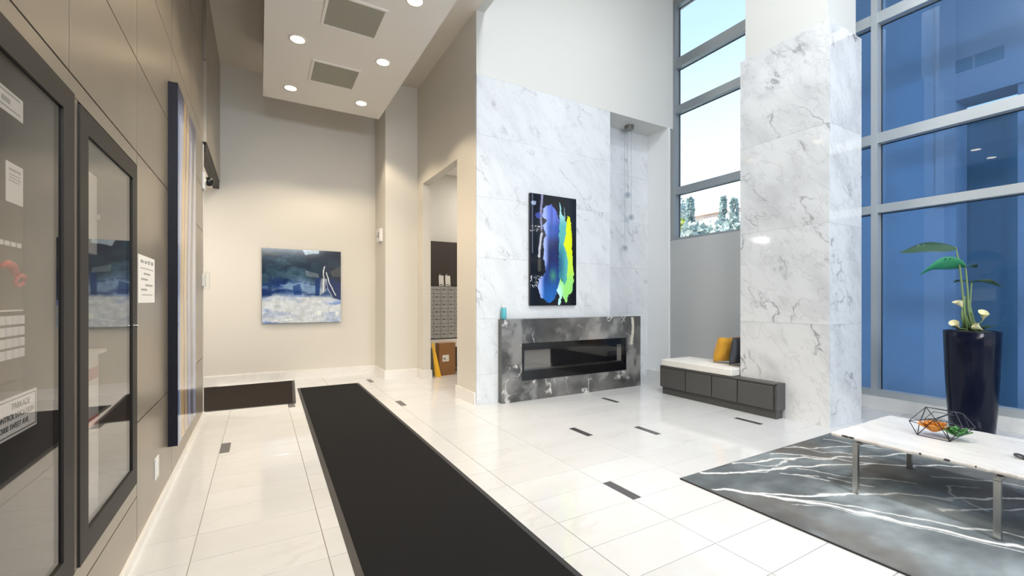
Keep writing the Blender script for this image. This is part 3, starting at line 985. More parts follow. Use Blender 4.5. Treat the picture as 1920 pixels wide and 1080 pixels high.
notice('notice', 'white notice taped high inside the alarm panel case', XL - 0.012, 1.66, 1.855, 1.925, 1.99,
       [(.1, .9, .12, .2), (.35, .6, .38, .6), (.15, .9, .75, .82)])
notice('notice', 'white printed sheet below the high notice inside the alarm panel case', XL - 0.012, 1.755, 1.855, 1.677, 1.79,
       [(.15, .85, .14, .20), (.15, .8, .28, .31), (.15, .85, .36, .39), (.15, .75, .44, .47)])
# alarm control panel seen through the glass
ap = thing('alarm_panel', 'alarm control panel with white button grid and red handset behind glass', 'alarm panel', loc=(-0.76, 1.7, 1.0))
box('panel_body', -0.87, -0.665, 1.40, 2.02, 1.03, 1.70, plain('alarm_brown', (0.09, 0.075, 0.07), 0.6), ap)
for r_ in range(4):
    for c_ in range(6):
        y1 = 2.012 - c_ * 0.042; z1 = 1.352 - r_ * 0.035
        box('button', -0.665, -0.658, y1 - 0.029, y1, z1 - 0.027, z1, M['white_plastic'], ap, bev=0.002)
for c_ in range(6):
    y1 = 2.0 - c_ * 0.038
    box('label_strip', -0.665, -0.662, y1 - 0.026, y1, 1.566, 1.580, M['paper'], ap)
box('label_strip', -0.665, -0.662, 1.80, 2.012, 1.366, 1.370, M['paper'], ap)
bm = new_bm(); bm_tube(bm, [(-0.65, 1.84, 1.50), (-0.648, 1.875, 1.51), (-0.648, 1.90, 1.505), (-0.648, 1.918, 1.478)], [0.006, 0.010, 0.011, 0.010], 12)
hs = obj('handset', bm, M['red'], ap, smooth=True)
bm = new_bm(); bm_tube(bm, [(-0.645 + .004 * math.sin(a), 1.940 + 0.026 * math.cos(a), 1.462 + 0.016 * math.sin(a)) for a in [k * math.pi / 8 for k in range(16)]], 0.006, 8)
obj('cord_loop', bm, M['red'], hs, smooth=True)
box('shelf', -0.87, -0.65, 1.40, 2.06, 1.150, 1.156, M['frame_dark'], ap)
# sign on the glass
sg = thing('sign', 'white bordered sign with grey capitals low on the alarm case glass', 'sign', loc=(XL - 0.01, 1.8, 1.015))
SX = XL - 0.010
box('plate', SX, SX + 0.002, 1.66, 1.938, 1.012, 1.126, M['paper'], sg)
bm = new_bm()
for q in ((1.668, 1.931, 1.116, 1.119), (1.668, 1.931, 1.019, 1.022), (1.928, 1.931, 1.022, 1.116), (1.668, 1.671, 1.022, 1.116)):
    bm_box(bm, SX + 0.002, SX + 0.0026, *q)
obj('border_line', bm, M['ink'], sg)
TXR = (R(90), 0, R(90))
for s, z, y, sz in (('PARKADE', 1.097, 1.835, 0.026), ('CONTROL LOCATION', 1.069, 1.800, 0.0225), ('2000 SWEET AVE.', 1.041, 1.800, 0.0225)):
    obj('lettering', text_mesh(s, sz, M['ink'], (SX + 0.0022, y, z), TXR), parent=sg)
# document boxes inside the second case
db = thing('document_box', 'slim white box with a key lock inside the mirror-like case', 'box', loc=(-0.66, 2.47, 1.60))
box('box_body', -0.70, -0.625, 2.37, 2.60, 1.60, 1.945, M['white_plastic'], db, bev=0.004)
bm = new_bm(); bm_cyl(bm, (-0.625, 2.575, 1.765), (-0.608, 2.575, 1.765), 0.012)
obj('lock', bm, M['chrome'], db)
db2 = thing('document_box', 'tall white box with red bands standing low inside the mirror-like case', 'box', loc=(-0.66, 2.47, 0.49))
box('box_body', -0.72, -0.622, 2.37, 2.605, 0.490, 1.165, M['white_plastic'], db2)
box('lid', -0.725, -0.608, 2.368, 2.665, 1.165, 1.180, M['white_plastic'], db2)
box('red_band', -0.622, -0.6205, 2.37, 2.605, 0.86, 0.90, M['red'], db2)
box('red_band', -0.622, -0.6205, 2.37, 2.605, 1.06, 1.11, plain('faded_red', (0.55, 0.22, 0.22), 0.6), db2)
# paper on the wall, outlet, dome camera, release box
notice('notice', 'white printed notice taped to the panelled wall beside the mirror-like case', XL, 3.215, 3.66, 1.385, 1.665,
       [(.12, .3, .10, .16), (.36, .5, .10, .16), (.55, .68, .08, .16), (.75, .9, .08, .16), (.12, .9, .26, .28), (.3, .7, .36, .40), (.15, .55, .48, .52), (.4, .85, .60, .64), (.15, .5, .70, .74), (.2, .85, .82, .84)])
ou = thing('outlet', 'white rectangular socket plate low on the panelled wall', 'outlet', loc=(XL, 3.71, 0.22))
box('plate', XL, XL + 0.008, 3.66, 3.77, 0.215, 0.355, M['white_plastic'], ou, bev=0.003)
box('socket_insert', XL + 0.008, XL + 0.011, 3.69, 3.74, 0.24, 0.33, M['paper'], ou)
dc = thing('dome_camera', 'small white dome camera at the end of the panelled wall', 'camera', loc=(XL, 6.42, 2.8))
box('mount', XL, XL + 0.03, 6.36, 6.48, 2.73, 2.93, M['white_plastic'], dc, bev=0.008)
bm = new_bm(); bmesh.ops.create_uvsphere(bm, u_segments=20, v_segments=14, radius=0.055, matrix=Matrix.Translation((XL + 0.062, 6.45, 2.84)))
obj('dome', bm, M['fire_black'], dc, smooth=True)
bm = new_bm(); bm_cyl(bm, (XL + 0.03, 6.45, 2.84), (XL + 0.045, 6.45, 2.84), 0.05, seg=20)
obj('ring', bm, M['chrome'], dc)
rb = thing('release_box', 'small white call point with clear cover at the opening edge', 'switch box', loc=(XL, 6.44, 1.56))
box('base', XL, XL + 0.03, 6.38, 6.49, 1.57, 1.71, M['white_plastic'], rb, bev=0.004)
box('clear_cover', XL + 0.03, XL + 0.07, 6.37, 6.50, 1.53, 1.74, M['glass_clear'], rb)
# lock box on the pier
th = thing('wall_controller', 'white wall controller with a dark slot on the corridor pier', 'controller', loc=(1.92, 8.15, 2.46))
box('body', 1.87, 1.92, 8.02, 8.30, 2.465, 2.70, M['white_plastic'], th, bev=0.006)
box('display', 1.866, 1.87, 8.06, 8.20, 2.50, 2.67, M['paper'], th)
box('slot', 1.863, 1.866, 8.09, 8.13, 2.53, 2.64, M['ink'], th)
box('slot', 1.863, 1.866, 8.20, 8.24, 2.55, 2.60, M['ink_grey'], th)

# ================================================================ CEILING FITTINGS
def downlight(x, y, label):
    t = thing('downlight', label, 'downlight', loc=(x, y, 4.5), group='recessed downlights in the dropped ceiling')
    bm = new_bm()
    bm_lathe(bm, [(0.098, 4.4985), (0.098, 4.494), (0.079, 4.492), (0.077, 4.4985)], x, y, 28)
    obj('trim_ring', bm, M['ceiling_white'], t, smooth=True)
    bm = new_bm(); bm_cyl(bm, (x, y, 4.4925), (x, y, 4.4955), 0.075, seg=28)
    obj('lens', bm, M['lens'], t)
    d = add_light('downlight_lamp', 'SPOT', (x, y, 4.485), 142, (1.0, 0.83, 0.60), spot_size=R(116), spot_blend=0.35, shadow_soft_size=0.06)
    d.parent = t
    d.matrix_parent_inverse = Matrix.Translation(t.location).inverted()


downlight(0.388, 7.155, 'glowing downlight nearest the far end, left row of the dropped ceiling')
downlight(1.382, 7.155, 'glowing downlight nearest the far end, right row of the dropped ceiling')
downlight(0.388, 5.78, 'glowing downlight between the two grilles, left row of the dropped ceiling')
downlight(1.388, 5.78, 'glowing downlight between the two grilles, right row of the dropped ceiling')
downlight(1.392, 4.43, 'glowing downlight cut by the top edge of the photo')
for y in (3.06, 0.34):
    for x in (0.39, 1.39):
        downlight(x, y, 'recessed downlight overhead beyond the frame')
downlight(0.39, 4.43, 'recessed downlight overhead beyond the frame')


def grille(y0, y1, label):
    x0, x1 = 0.585, 1.195
    t = thing('ceiling_grille', label, 'air grille', loc=((x0 + x1) / 2, (y0 + y1) / 2, 4.5))
    f = 0.03
    for q in ((x0, x1, y0, y0 + f), (x0, x1, y1 - f, y1), (x0, x0 + f, y0 + f, y1 - f), (x1 - f, x1, y0 + f, y1 - f)):
        box('frame_bar', *q, 4.487, 4.4995, M['ceiling_white'], t)
    box('perforated_plate', x0 + f, x1 - f, y0 + f, y1 - f, 4.494, 4.4995, M['vent_mesh'], t)


grille(6.15, 6.775, 'far square perforated air grille in the dropped ceiling')
grille(4.72, 5.33, 'near square perforated air grille cut by the top edge of the photo')

# unseen lamps added above the frame to brighten the lobby
for lx, ly in ((2.95, 1.3), (2.95, -1.3)):
    t = thing('lobby_fill_light', 'round fill light added on the tall lobby ceiling, unseen above the frame', 'ceiling light', loc=(lx, ly, Z_TOP), group='added lobby fill lights')
    bm = new_bm(); bm_lathe(bm, [(0.33, Z_TOP - 0.001), (0.34, Z_TOP - 0.04), (0.30, Z_TOP - 0.05)], lx, ly, 32)
    obj('fixture', bm, M['white_plastic'], t)
    d = add_light('lobby_fill', 'AREA', (lx, ly, Z_TOP - 0.06), 158, (0.92, 0.96, 1.0), shape='DISK', size=0.6)
    d.parent = t
    d.matrix_parent_inverse = Matrix.Translation(t.location).inverted()

# pendant in the niche
pd = thing('pendant_light', 'three clear glass globe pendants on thin wires in the niche', 'pendant lamp', loc=(5.55, 5.58, 4.42))
bm = new_bm(); bm_lathe(bm, [(0.075, 4.355), (0.08, 4.362), (0.08, 4.42)], 5.55, 5.58, 28)
obj('canopy', bm, M['nickel'], pd, smooth=False)
for x, y, z in ((5.52, 5.58, 3.22), (5.60, 5.58, 2.84), (5.45, 5.58, 2.30)):
    bm = new_bm(); bm_cyl(bm, (x, y, z + 0.05), (x, y, 4.36), 0.0022, seg=6)
    w = obj('wire', bm, M['chrome'], pd)
    bm = new_bm(); bmesh.ops.create_uvsphere(bm, u_segments=24, v_segments=16, radius=0.055, matrix=Matrix.Translation((x, y, z)))
    g = obj('glass_globe', bm, M['crystal'], pd, smooth=True)
    bm = new_bm(); bm_lathe(bm, [(0.012, z - 0.02), (0.026, z), (0.012, z + 0.035)], x, y, 12)
    obj('bulb_core', bm, M['chrome'], g)

# ================================================================ MATS AND RUG
def mat_obj(name, label, corners, pile, border=0.035, h=0.009):
    t = thing(name, label, 'mat', loc=(sum(c[0] for c in corners) / 4, sum(c[1] for c in corners) / 4, 0))
    cx, cy = t.location.x, t.location.y
    P_ = [Vector((x, y, 0)) for x, y in corners]
    cen = Vector((cx, cy, 0))
    inner = []
    for k in range(4):
        a = (P_[k - 1] - P_[k]).normalized(); b_ = (P_[(k + 1) % 4] - P_[k]).normalized()
        inner.append(P_[k] + a * border + b_ * border)
    for k in range(4):
        j = (k + 1) % 4
        bm = new_bm()
        lo = [P_[k], P_[j], inner[j], inner[k]]
        z_out, z_in = 0.002, h - 0.003
        zs = [z_out, z_out, z_in, z_in]
        a = [bm.verts.new((p.x, p.y, 0.0004)) for p in lo]
        b_ = [bm.verts.new((p.x, p.y, z)) for p, z in zip(lo, zs)]
        bm.faces.new(a[::-1]); bm.faces.new(b_)
        for i in range(4):
            n = (i + 1) % 4
            bm.faces.new((a[i], a[n], b_[n], b_[i]))
        obj('rubber_edge', bm, M['rubber'], t)
    bm = new_bm()
    a = [bm.verts.new((p.x, p.y, 0.0004)) for p in inner]
    b_ = [bm.verts.new((p.x, p.y, h)) for p in inner]
    bm.faces.new(a[::-1]); bm.faces.new(b_)
    for i in range(4):
        n = (i + 1) % 4
        bm.faces.new((a[i], a[n], b_[n], b_[i]))
    obj('pile', bm, pile, t)
    return t


mat_obj('runner_mat', 'long black carpet runner with rubber edges down the tiled floor', [(0.385, 0.4), (1.415, 0.4), (1.448, 7.74), (0.512, 7.74)], M['mat_pile'], 0.04)
mat_obj('entrance_mat', 'dark brown doormat by the far wall at the side opening', [(-1.3, 6.70), (0.425, 6.62), (0.525, 8.53), (-1.3, 8.50)], M['mat_brown'], 0.04)

RX0, RX1, RY0, RY1 = 2.845, 5.36, -1.3, 2.315


def rug_col(U, V):
    x = RX0 + U * (RX1 - RX0); y = RY1 - V * (RY1 - RY0)
    f = fbm(x * 1.6, y * 1.6 + 20, 6)
    g = fbm(x * 5 + f * 2, y * 9 + 3, 5)
    c = mixc(np.zeros(U.shape + (3,)) + np.array([92, 98, 102.]), np.array([136, 145, 150.]), sst(.3, .72, f))
    c = c * (0.80 + .42 * g[..., None])
    c = mixc(c, np.array([100, 92, 86.]), sst(.50, .68, fbm(x * 1.1 + 40, y * 1.2 + 8, 5)) * .55)
    j = (fbm(x * 6 + 9, y * 6 + 2, 4) - .5) * .10
    k = (fbm(x * 6 + 70, y * 6 + 52, 4) - .5) * .10
    veins = [
        ([(2.90, 2.05), (3.03, 1.90), (3.20, 1.70), (3.38, 1.40), (3.55, 1.05), (3.72, 0.70), (3.9, 0.2), (4.0, -.4)], .022, .95),
        ([(3.03, 1.90), (3.20, 1.78), (3.45, 1.60), (3.70, 1.50), (3.95, 1.36), (4.15, 1.15)], .016, .9),
        ([(3.20, 1.72), (3.42, 1.45), (3.62, 1.15), (3.85, .75), (4.05, .3)], .012, .75),
        ([(3.38, 1.42), (3.48, 1.10), (3.62, .80), (3.72, .45), (3.82, -.2)], .010, .7),
        ([(3.05, 2.30), (3.45, 2.12), (3.80, 2.02), (4.10, 1.90), (4.45, 1.72), (4.8, 1.5), (5.2, 1.2)], .014, .9),
        ([(3.50, 2.31), (3.90, 2.18), (4.25, 2.00), (4.60, 1.86), (5.0, 1.7), (5.3, 1.62)], .012, .9),
        ([(4.10, 2.20), (4.35, 1.95), (4.50, 1.70), (4.75, 1.50)], .012, .8),
        ([(4.3, 2.30), (4.6, 2.10), (4.9, 1.98), (5.3, 1.85)], .010, .8),
        ([(3.85, 1.95), (4.00, 1.70), (4.20, 1.52), (4.3, 1.35)], .010, .7),
        ([(3.90, 1.10), (4.20, .95), (4.45, .80), (4.75, .62), (5.2, .3)], .010, .75),
        ([(4.05, 1.25), (4.35, 1.05), (4.70, .85), (5.1, .72)], .012, .75),
        ([(4.2, .70), (4.45, .52), (4.6, .2), (4.8, -.2)], .012, .8),
        ([(4.0, .55), (4.3, .60), (4.6, .42), (5.0, .35)], .009, .6),
        ([(4.6, 1.35), (4.8, 1.15), (5.0, .85), (5.3, .6)], .010, .7),
        ([(4.9, 2.25), (5.0, 1.9), (5.2, 1.6)], .010, .7),
        ([(3.30, 2.20), (3.52, 2.05), (3.70, 2.08), (3.95, 1.98)], .008, .7),
        ([(3.60, 2.25), (3.75, 2.10), (3.98, 2.10), (4.2, 2.06)], .009, .75),
        ([(3.62, 1.98), (3.72, 1.86), (3.80, 1.70)], .009, .8),
        ([(3.70, 1.90), (3.82, 1.78)], .008, .8),
        ([(3.86, 1.72), (3.92, 1.58), (3.98, 1.50)], .009, .8),
        ([(4.02, 2.28), (4.18, 2.12), (4.22, 1.98), (4.40, 1.92)], .009, .85),
        ([(4.40, 2.28), (4.44, 2.05), (4.60, 1.95), (4.66, 1.78)], .009, .8),
        ([(3.15, 1.66), (3.30, 1.48), (3.44, 1.20)], .007, .6),
        ([(4.15, .95), (4.25, 1.12), (4.45, 1.20), (4.60, 1.10)], .009, .7),
    ]
    for pts, w, a in veins:
        d = seg_dist(x + j, y + k, pts)
        ww = w * (0.38 + 0.9 * g)
        c = mixc(c, np.array([232, 233, 231.]), sst(ww * 1.5, ww * .5, d) * a)
    return c


rug = thing('area_rug', 'large grey rug with white lightning-like veins under the coffee table', 'rug', loc=((RX0 + RX1) / 2, (RY0 + RY1) / 2, 0))
box('rug_backing', RX0, RX1, RY0, RY1, 0.0005, 0.0115, plain('rug_edge', (0.04, 0.04, 0.042), 0.9), rug)
print_sheet('pile', (RX0 + 0.004, RY1 - 0.004, 0.012), (RX1 - RX0 - 0.008, 0, 0), (0, RY0 - RY1 + 0.008, 0), 280, 400, rug_col, M['rug_print'], rug)

# ================================================================ COFFEE TABLE
TBX0, TBX1, TBY0, TBY1, TZ = 3.755, 4.75, 0.56, 1.675, 0.402
ct = thing('coffee_table', 'low coffee table with white marble slab top and steel bar legs on the grey rug', 'coffee table', loc=(4.2, 1.12, 0.012))
bm = new_bm()
edge = []
n_e = 26
rnd = random.Random(4)


def edge_pts(a, b_, n):
    out = []
    for k in range(n):
        t = k / n
        p = (a[0] + (b_[0] - a[0]) * t, a[1] + (b_[1] - a[1]) * t)
        out.append((p[0] + rnd.uniform(-.005, .005), p[1] + rnd.uniform(-.005, .005)))
    return out


cs = [(TBX0, TBY0), (TBX1, TBY0), (TBX1, TBY1), (TBX0, TBY1)]
for k in range(4):
    edge += edge_pts(cs[k], cs[(k + 1) % 4], n_e)
ccx, ccy = (TBX0 + TBX1) / 2, (TBY0 + TBY1) / 2


def ring(s, z):
    return [bm.verts.new((ccx + (x - ccx) * s, ccy + (y - ccy) * s, z)) for x, y in edge]


rr = [ring(0.985, TZ - 0.030), ring(0.998, TZ - 0.022), ring(1.0, TZ - 0.010), ring(0.994, TZ - 0.002), ring(0.986, TZ)]
for a, b_ in zip(rr, rr[1:]):
    for i in range(len(a)):
        j = (i + 1) % len(a)
        bm.faces.new((a[i], a[j], b_[j], b_[i]))
bm.faces.new(rr[0][::-1]); bm.faces.new(rr[-1])
top = obj('table_top', bm, M['table_marble'], ct)
# dark mineral inclusions along the front edge
for y, l in ((1.585, 0.045), (1.545, 0.03), (1.16, 0.012), (1.03, 0.028), (0.90, 0.012)):
    bm = new_bm()
    bmesh.ops.create_icosphere(bm, subdivisions=2, radius=1.0, matrix=Matrix.Translation((TBX0 + 0.004, y, TZ - 0.010)) @ Matrix.Diagonal((0.006, l * .6, 0.008, 1)))
    obj('edge_inclusion', bm, M['ink'], top)
LZ0 = 0.0125
for yl in (1.498, 0.80):
    for xl in (3.695, 4.625):
        box('leg', xl, xl + 0.03, yl - 0.016, yl + 0.016, LZ0, TZ - 0.046, M['steel'], ct, bev=0.002)
    box('crossbar', 3.695, 4.655, yl - 0.016, yl + 0.016, TZ - 0.046, TZ - 0.031, M['steel'], ct, bev=0.002)

# wire sculpture with faux succulents
sc = thing('wire_terrarium', 'open black wire polyhedron ornament lying on the marble coffee table', 'ornament', loc=(4.3, 1.2, TZ))
V_ = {  # vertices, local to the ornament centre on the table; u = across the view, d = depth away, z = up
    'a': (-0.190, 0.02, 0.098), 'b': (-0.145, 0.00, 0.004), 'c': (0.020, -0.075, 0.004), 'd': (0.165, 0.02, 0.105),
    'e': (0.115, 0.11, 0.180), 'f': (-0.085, 0.11, 0.200), 'g': (0.030, 0.15, 0.035), 'h': (-0.055, -0.05, 0.150),
    'i': (0.085, -0.06, 0.118), 'j': (-0.120, 0.14, 0.060), 'k': (0.060, 0.02, 0.205), 'l': (0.150, 0.11, 0.075)}
ang = math.atan2(-0.4985, 0.8669)
vd = Vector((0.92, 0.39, 0)).normalized()       # viewing direction on the ground at the table
vr = Vector((vd.y, -vd.x, 0))
cc = Vector((4.27, 1.185, TZ))
W_ = {k: cc + vr * u * 0.98 + vd * d + Vector((0, 0, z * 0.98)) for k, (u, d, z) in V_.items()}
wires = 'ab ah af aj bc bh bj cd ci cg de di dl ef ek el fh fk fj hi hk hc ik gj gl gc jl id'.split()
for w in wires:
    bm = new_bm(); bm_cyl(bm, W_[w[0]], W_[w[1]], 0.0028, seg=6)
    obj('wire', bm, M['wire_black'], sc)
cen = cc + Vector((0, 0, 0.1))
I_ = {k: cen + (p - cen) * 0.55 + vd * 0.02 + Vector((0, 0, 0.02)) for k, p in W_.items()}
for w in 'ah ab bh hi fk ek hk ai ci af'.split():
    bm = new_bm(); bm_cyl(bm, I_[w[0]], I_[w[1]], 0.0022, seg=6)
    obj('inner_wire', bm, M['wire_black'], sc)


def succulent(name, label, c, r, mat, n, parent=None, seed=1):
    rn = random.Random(seed)
    t = thing(name, label, 'faux plant', loc=c)
    for k in range(n):
        az = k * 2.399963
        el = R(62) * (1 - k / n) ** 0.8
        L_ = r * (0.65 + 0.35 * (1 - k / n)) * rn.uniform(.9, 1.1)
        el2 = R(90) - el
        d = Vector((math.cos(az) * math.cos(el2), math.sin(az) * math.cos(el2), math.sin(el2)))
        s = d.cross(Vector((0, 0, 1)))
        s = s.normalized() if s.length > 1e-4 else Vector((1, 0, 0))
        up = s.cross(d).normalized()
        b0 = Vector(c) + Vector((0, 0, r * .30))
        bm = new_bm()
        ringz = []
        for t_, w_ in ((0.05, .10), (0.45, .30), (0.75, .26), (1.0, .02)):
            p = b0 + d * L_ * t_
            ringz.append([bm.verts.new(p + s * w_ * r + up * .02 * r), bm.verts.new(p + up * .10 * r * (1 - t_)), bm.verts.new(p - s * w_ * r + up * .02 * r), bm.verts.new(p - up * .08 * r)])
        for A, B in zip(ringz, ringz[1:]):
            for i in range(4):
                bm.faces.new((A[i], A[(i + 1) % 4], B[(i + 1) % 4], B[i]))
        bm.faces.new(ringz[0][::-1]); bm.faces.new(ringz[-1])
        obj('leaf', bm, mat, t)
    return t


oc = cc + vr * -0.050 + vd * 0.03
gc_ = cc + vr * 0.066 + vd * 0.0
succulent('faux_succulent', 'orange faux succulent inside the black wire ornament', (oc.x, oc.y, TZ + 0.006), 0.108, M['orange_leaf'], 28, seed=2)
succulent('faux_succulent', 'green leafy faux plant inside the black wire ornament', (gc_.x, gc_.y, TZ + 0.004), 0.090, M['green_leaf'], 24, seed=5)
# dark object at the right edge of the table
kc = thing('key_fob', 'small black ring-like object on the coffee table at the right edge of the photo', 'key ring', loc=(4.16, 0.80, TZ))
bm = new_bm(); bm_tube(bm, [(4.16 + 0.03 * math.cos(a), 0.80 + 0.022 * math.sin(a), TZ + 0.014 + 0.006 * math.sin(a)) for a in [k * math.pi / 10 for k in range(21)]], 0.007, 8)
obj('ring', bm, M['ink'], kc, smooth=True)
box('tab', 4.13, 4.19, 0.765, 0.785, TZ + 0.001, TZ + 0.018, M['ink'], kc, bev=0.003)

# ================================================================ PLANTER
px, py = 6.30, 1.54
pl = thing('potted_plant', 'tall tapered black planter with broad leaves and cream calla lilies by the window', 'potted plant', loc=(px, py, 0))
bm = new_bm()
bm_lathe(bm, [(0.150, 0.001), (0.163, 0.02), (0.180, 0.25), (0.198, 0.60), (0.209, 0.95), (0.213, 1.085), (0.209, 1.09), (0.196, 1.09), (0.193, 1.06)], px, py, 48)
obj('pot', bm, M['pot_black'], pl, smooth=True)
bm = new_bm()
bmesh.ops.create_icosphere(bm, subdivisions=3, radius=1.0, matrix=Matrix.Translation((px, py, 1.062)) @ Matrix.Diagonal((0.185, 0.185, 0.035, 1)))
obj('moss', bm, M['soil'], pl, smooth=True)
pvd = Vector((px, py, 0)).normalized(); pvr = Vector((pvd.y, -pvd.x, 0))
DP = 0.4985 * px + 0.8669 * py


def pp(u, v, d=0.0):
    """A point of the plant: photo-measured offset from the pot axis, at plant distance."""
    return Vector((px, py, 0)) + pvr * ((u - 1822) / 822 * DP * 0.70) + pvd * d + Vector((0, 0, CAM_H - (v - 563) / 822 * DP))


def leaf(base, tip, width, droop, mat, n=10, roll=0.0, curl=0.25):
    base, tip = Vector(base), Vector(tip)
    ax = tip - base
    side = ax.cross(Vector((0, 0, 1))).normalized()
    up = side.cross(ax).normalized()
    side, up = side * math.cos(roll) + up * math.sin(roll), up * math.cos(roll) - side * math.sin(roll)
    bm = new_bm()
    G = []
    for lay in (0.0, -0.002):
        g = []
        for i in range(n + 1):
            t = i / n
            w = width * (math.sin(math.pi * min(1, t ** 0.75)) ** 0.8 + 0.02 * (1 - t))
            c = base + ax * t + up * (droop * math.sin(math.pi * t) + lay)
            g.append([bm.verts.new(c + side * (w * s) + up * (abs(s) ** 1.5 * w * curl + 0.006 * math.sin(9 * t + 3 * s))) for s in (-1, -.5, 0, .5, 1)])
        G.append(g)
    for li, g in enumerate(G):
        for i in range(n):
            for k in range(4):
                f = (g[i][k], g[i][k + 1], g[i + 1][k + 1], g[i + 1][k])
                bm.faces.new(f if li == 0 else f[::-1])
    for i in range(n):
        for k in (0, 4):
            f = (G[0][i][k], G[0][i + 1][k], G[1][i + 1][k], G[1][i][k])
            bm.faces.new(f)
    bmesh.ops.remove_doubles(bm, verts=list(bm.verts), dist=1e-5)
    return obj('leaf', bm, mat, pl, smooth=True)


def stem(pts, r):
    bm = new_bm(); bm_tube(bm, pts, r, 8)
    return obj('stem', bm, M['stem'], pl, smooth=True)


b0 = Vector((px, py, 1.06))
stem([b0 + pvr * -0.03, pp(1808, 580), pp(1803, 530), pp(1798, 490), pp(1792, 462)], [.014, .011, .009, .008, .006])
stem([b0 + pvr * 0.01, pp(1816, 580), pp(1814, 540, .02), pp(1811, 505, .03), pp(1807, 497, .03)], [.012, .010, .008, .007, .005])
stem([b0 + pvr * 0.03, pp(1818, 590, .03), pp(1820, 550, .04), pp(1822, 528, .05)], [.012, .009, .007, .005])
for k in range(4):
    stem([b0 + pvr * (-.05 + .03 * k) + pvd * (.03 - .02 * k), pp(1804 + 6 * k, 590, .02 * k), pp(1806 + 3 * k, 555, .02)], [.016, .011, .004])
leaf(pp(1794, 464), pp(1678, 466, -.06), 0.115, 0.02, M['leaf_dark'], roll=0.55, curl=0.15)
leaf(pp(1812, 499, .02), pp(1724, 512, -.16), 0.115, 0.05, M['leaf_green'], roll=-0.55, curl=0.3)
leaf(pp(1812, 499, .02), pp(1832, 500, .16), 0.045, 0.01, M['leaf_dark'], roll=0.2)
leaf(pp(1820, 528, .04), pp(1878, 538, .10), 0.055, 0.02, M['leaf_dark'], roll=0.2)
leaf(pp(1818, 528, .05), pp(1786, 527, .20), 0.04, 0.01, M['leaf_dark'])


def calla(c, d, s):
    c = Vector(c); d = Vector(d).normalized()
    a = d.orthogonal().normalized(); b_ = d.cross(a)
    bm = new_bm(); rings_ = []
    for t, r_ in ((0, .006), (.35, .014), (.65, .030), (.85, .044), (1.0, .052)):
        ring_ = []
        for k in range(14):
            an = 2 * math.pi * k / 14
            fl = 1.0 + 0.45 * max(0, math.cos(an)) * t
            ring_.append(bm.verts.new(c + d * (t * .10 * s * (1 + .35 * max(0, math.cos(an)) * t)) + (a * math.cos(an) + b_ * math.sin(an)) * r_ * s * fl))
        rings_.append(ring_)
    for A, B in zip(rings_, rings_[1:]):
        for k in range(14):
            j = (k + 1) % 14
            bm.faces.new((A[k], A[j], B[j], B[k]))
    bm.faces.new(rings_[0][::-1])
    f = obj('calla_flower', bm, M['calla'], pl, smooth=True)
    bm = new_bm(); bm_tube(bm, [b0 + (c - b0) * .1, b0 + (c - b0) * .55 + Vector((0, 0, .02)), c], [.007, .006, .006], 6)
    obj('flower_stem', bm, M['stem'], f, smooth=True)


calla(pp(1806, 578), Vector((0, 0, 1)) - pvr * .5, 0.72)
calla(pp(1842, 600, -.03), Vector((0, 0, 1)) + pvr * .15 - pvd * .3, 0.72)
calla(pp(1800, 616, -.08), Vector((0, 0, .9)) - pvr * .6 - pvd * .5, 0.68)
calla(pp(1842, 617, -.10), Vector((0, 0, .55)) - pvr * .8 - pvd * .5, 0.75)
for k in range(9):
    an = k * 2.4
    leaf(b0 + Vector((.05 * math.cos(an), .05 * math.sin(an), .01)), b0 + Vector((.17 * math.cos(an), .17 * math.sin(an), .05 + .02 * (k % 3))), .022, .02, M['leaf_dark'], n=5)

# ================================================================ BENCH
BX0, BX1, BY0, BY1 = 5.215, 5.395, 2.90, 4.615
be = thing('bench', 'low charcoal built-in bench with four flat panels wrapping past the marble column', 'bench', loc=(5.3, 3.75, 0))
bm = new_bm()
bm_box(bm, BX0 + 0.02, BX1, BY0 + 0.01, 3.455, 0.11, 0.40)
bm_box(bm, BX0 + 0.02, 5.90, 3.456, BY1, 0.11, 0.40)
obj('body', bm, M['bench_grey'], be)
box('top_ledge', BX0 + 0.008, BX1, BY0, 3.455, 0.40, 0.418, M['bench_grey'], be)
box('top_ledge', BX0 + 0.008, 5.90, 3.456, BY1, 0.40, 0.418, M['bench_grey'], be)
bm = new_bm()
bm_box(bm, BX0 + 0.045, BX1, BY0 + 0.02, 3.455, 0, 0.11)
bm_box(bm, BX0 + 0.045, 5.88, 3.456, BY1 - 0.02, 0, 0.11)
obj('toe_kick', bm, M['bench_grey'], be)
box('end_panel', BX0 + 0.008, BX1, BY0 - 0.012, BY0 + 0.01, 0.105, 0.418, M['bench_grey'], be)
ys_ = [4.61, 4.185, 3.765, 3.385, 2.925]
ys_ = [4.61, 4.155, 3.74, 3.375, 2.925]
for y1, y0 in zip(ys_, ys_[1:]):
    box('front_panel', BX0, BX0 + 0.022, y0 + 0.007, y1 - 0.007, 0.112, 0.392, M['bench_grey'], be, bev=0.003)
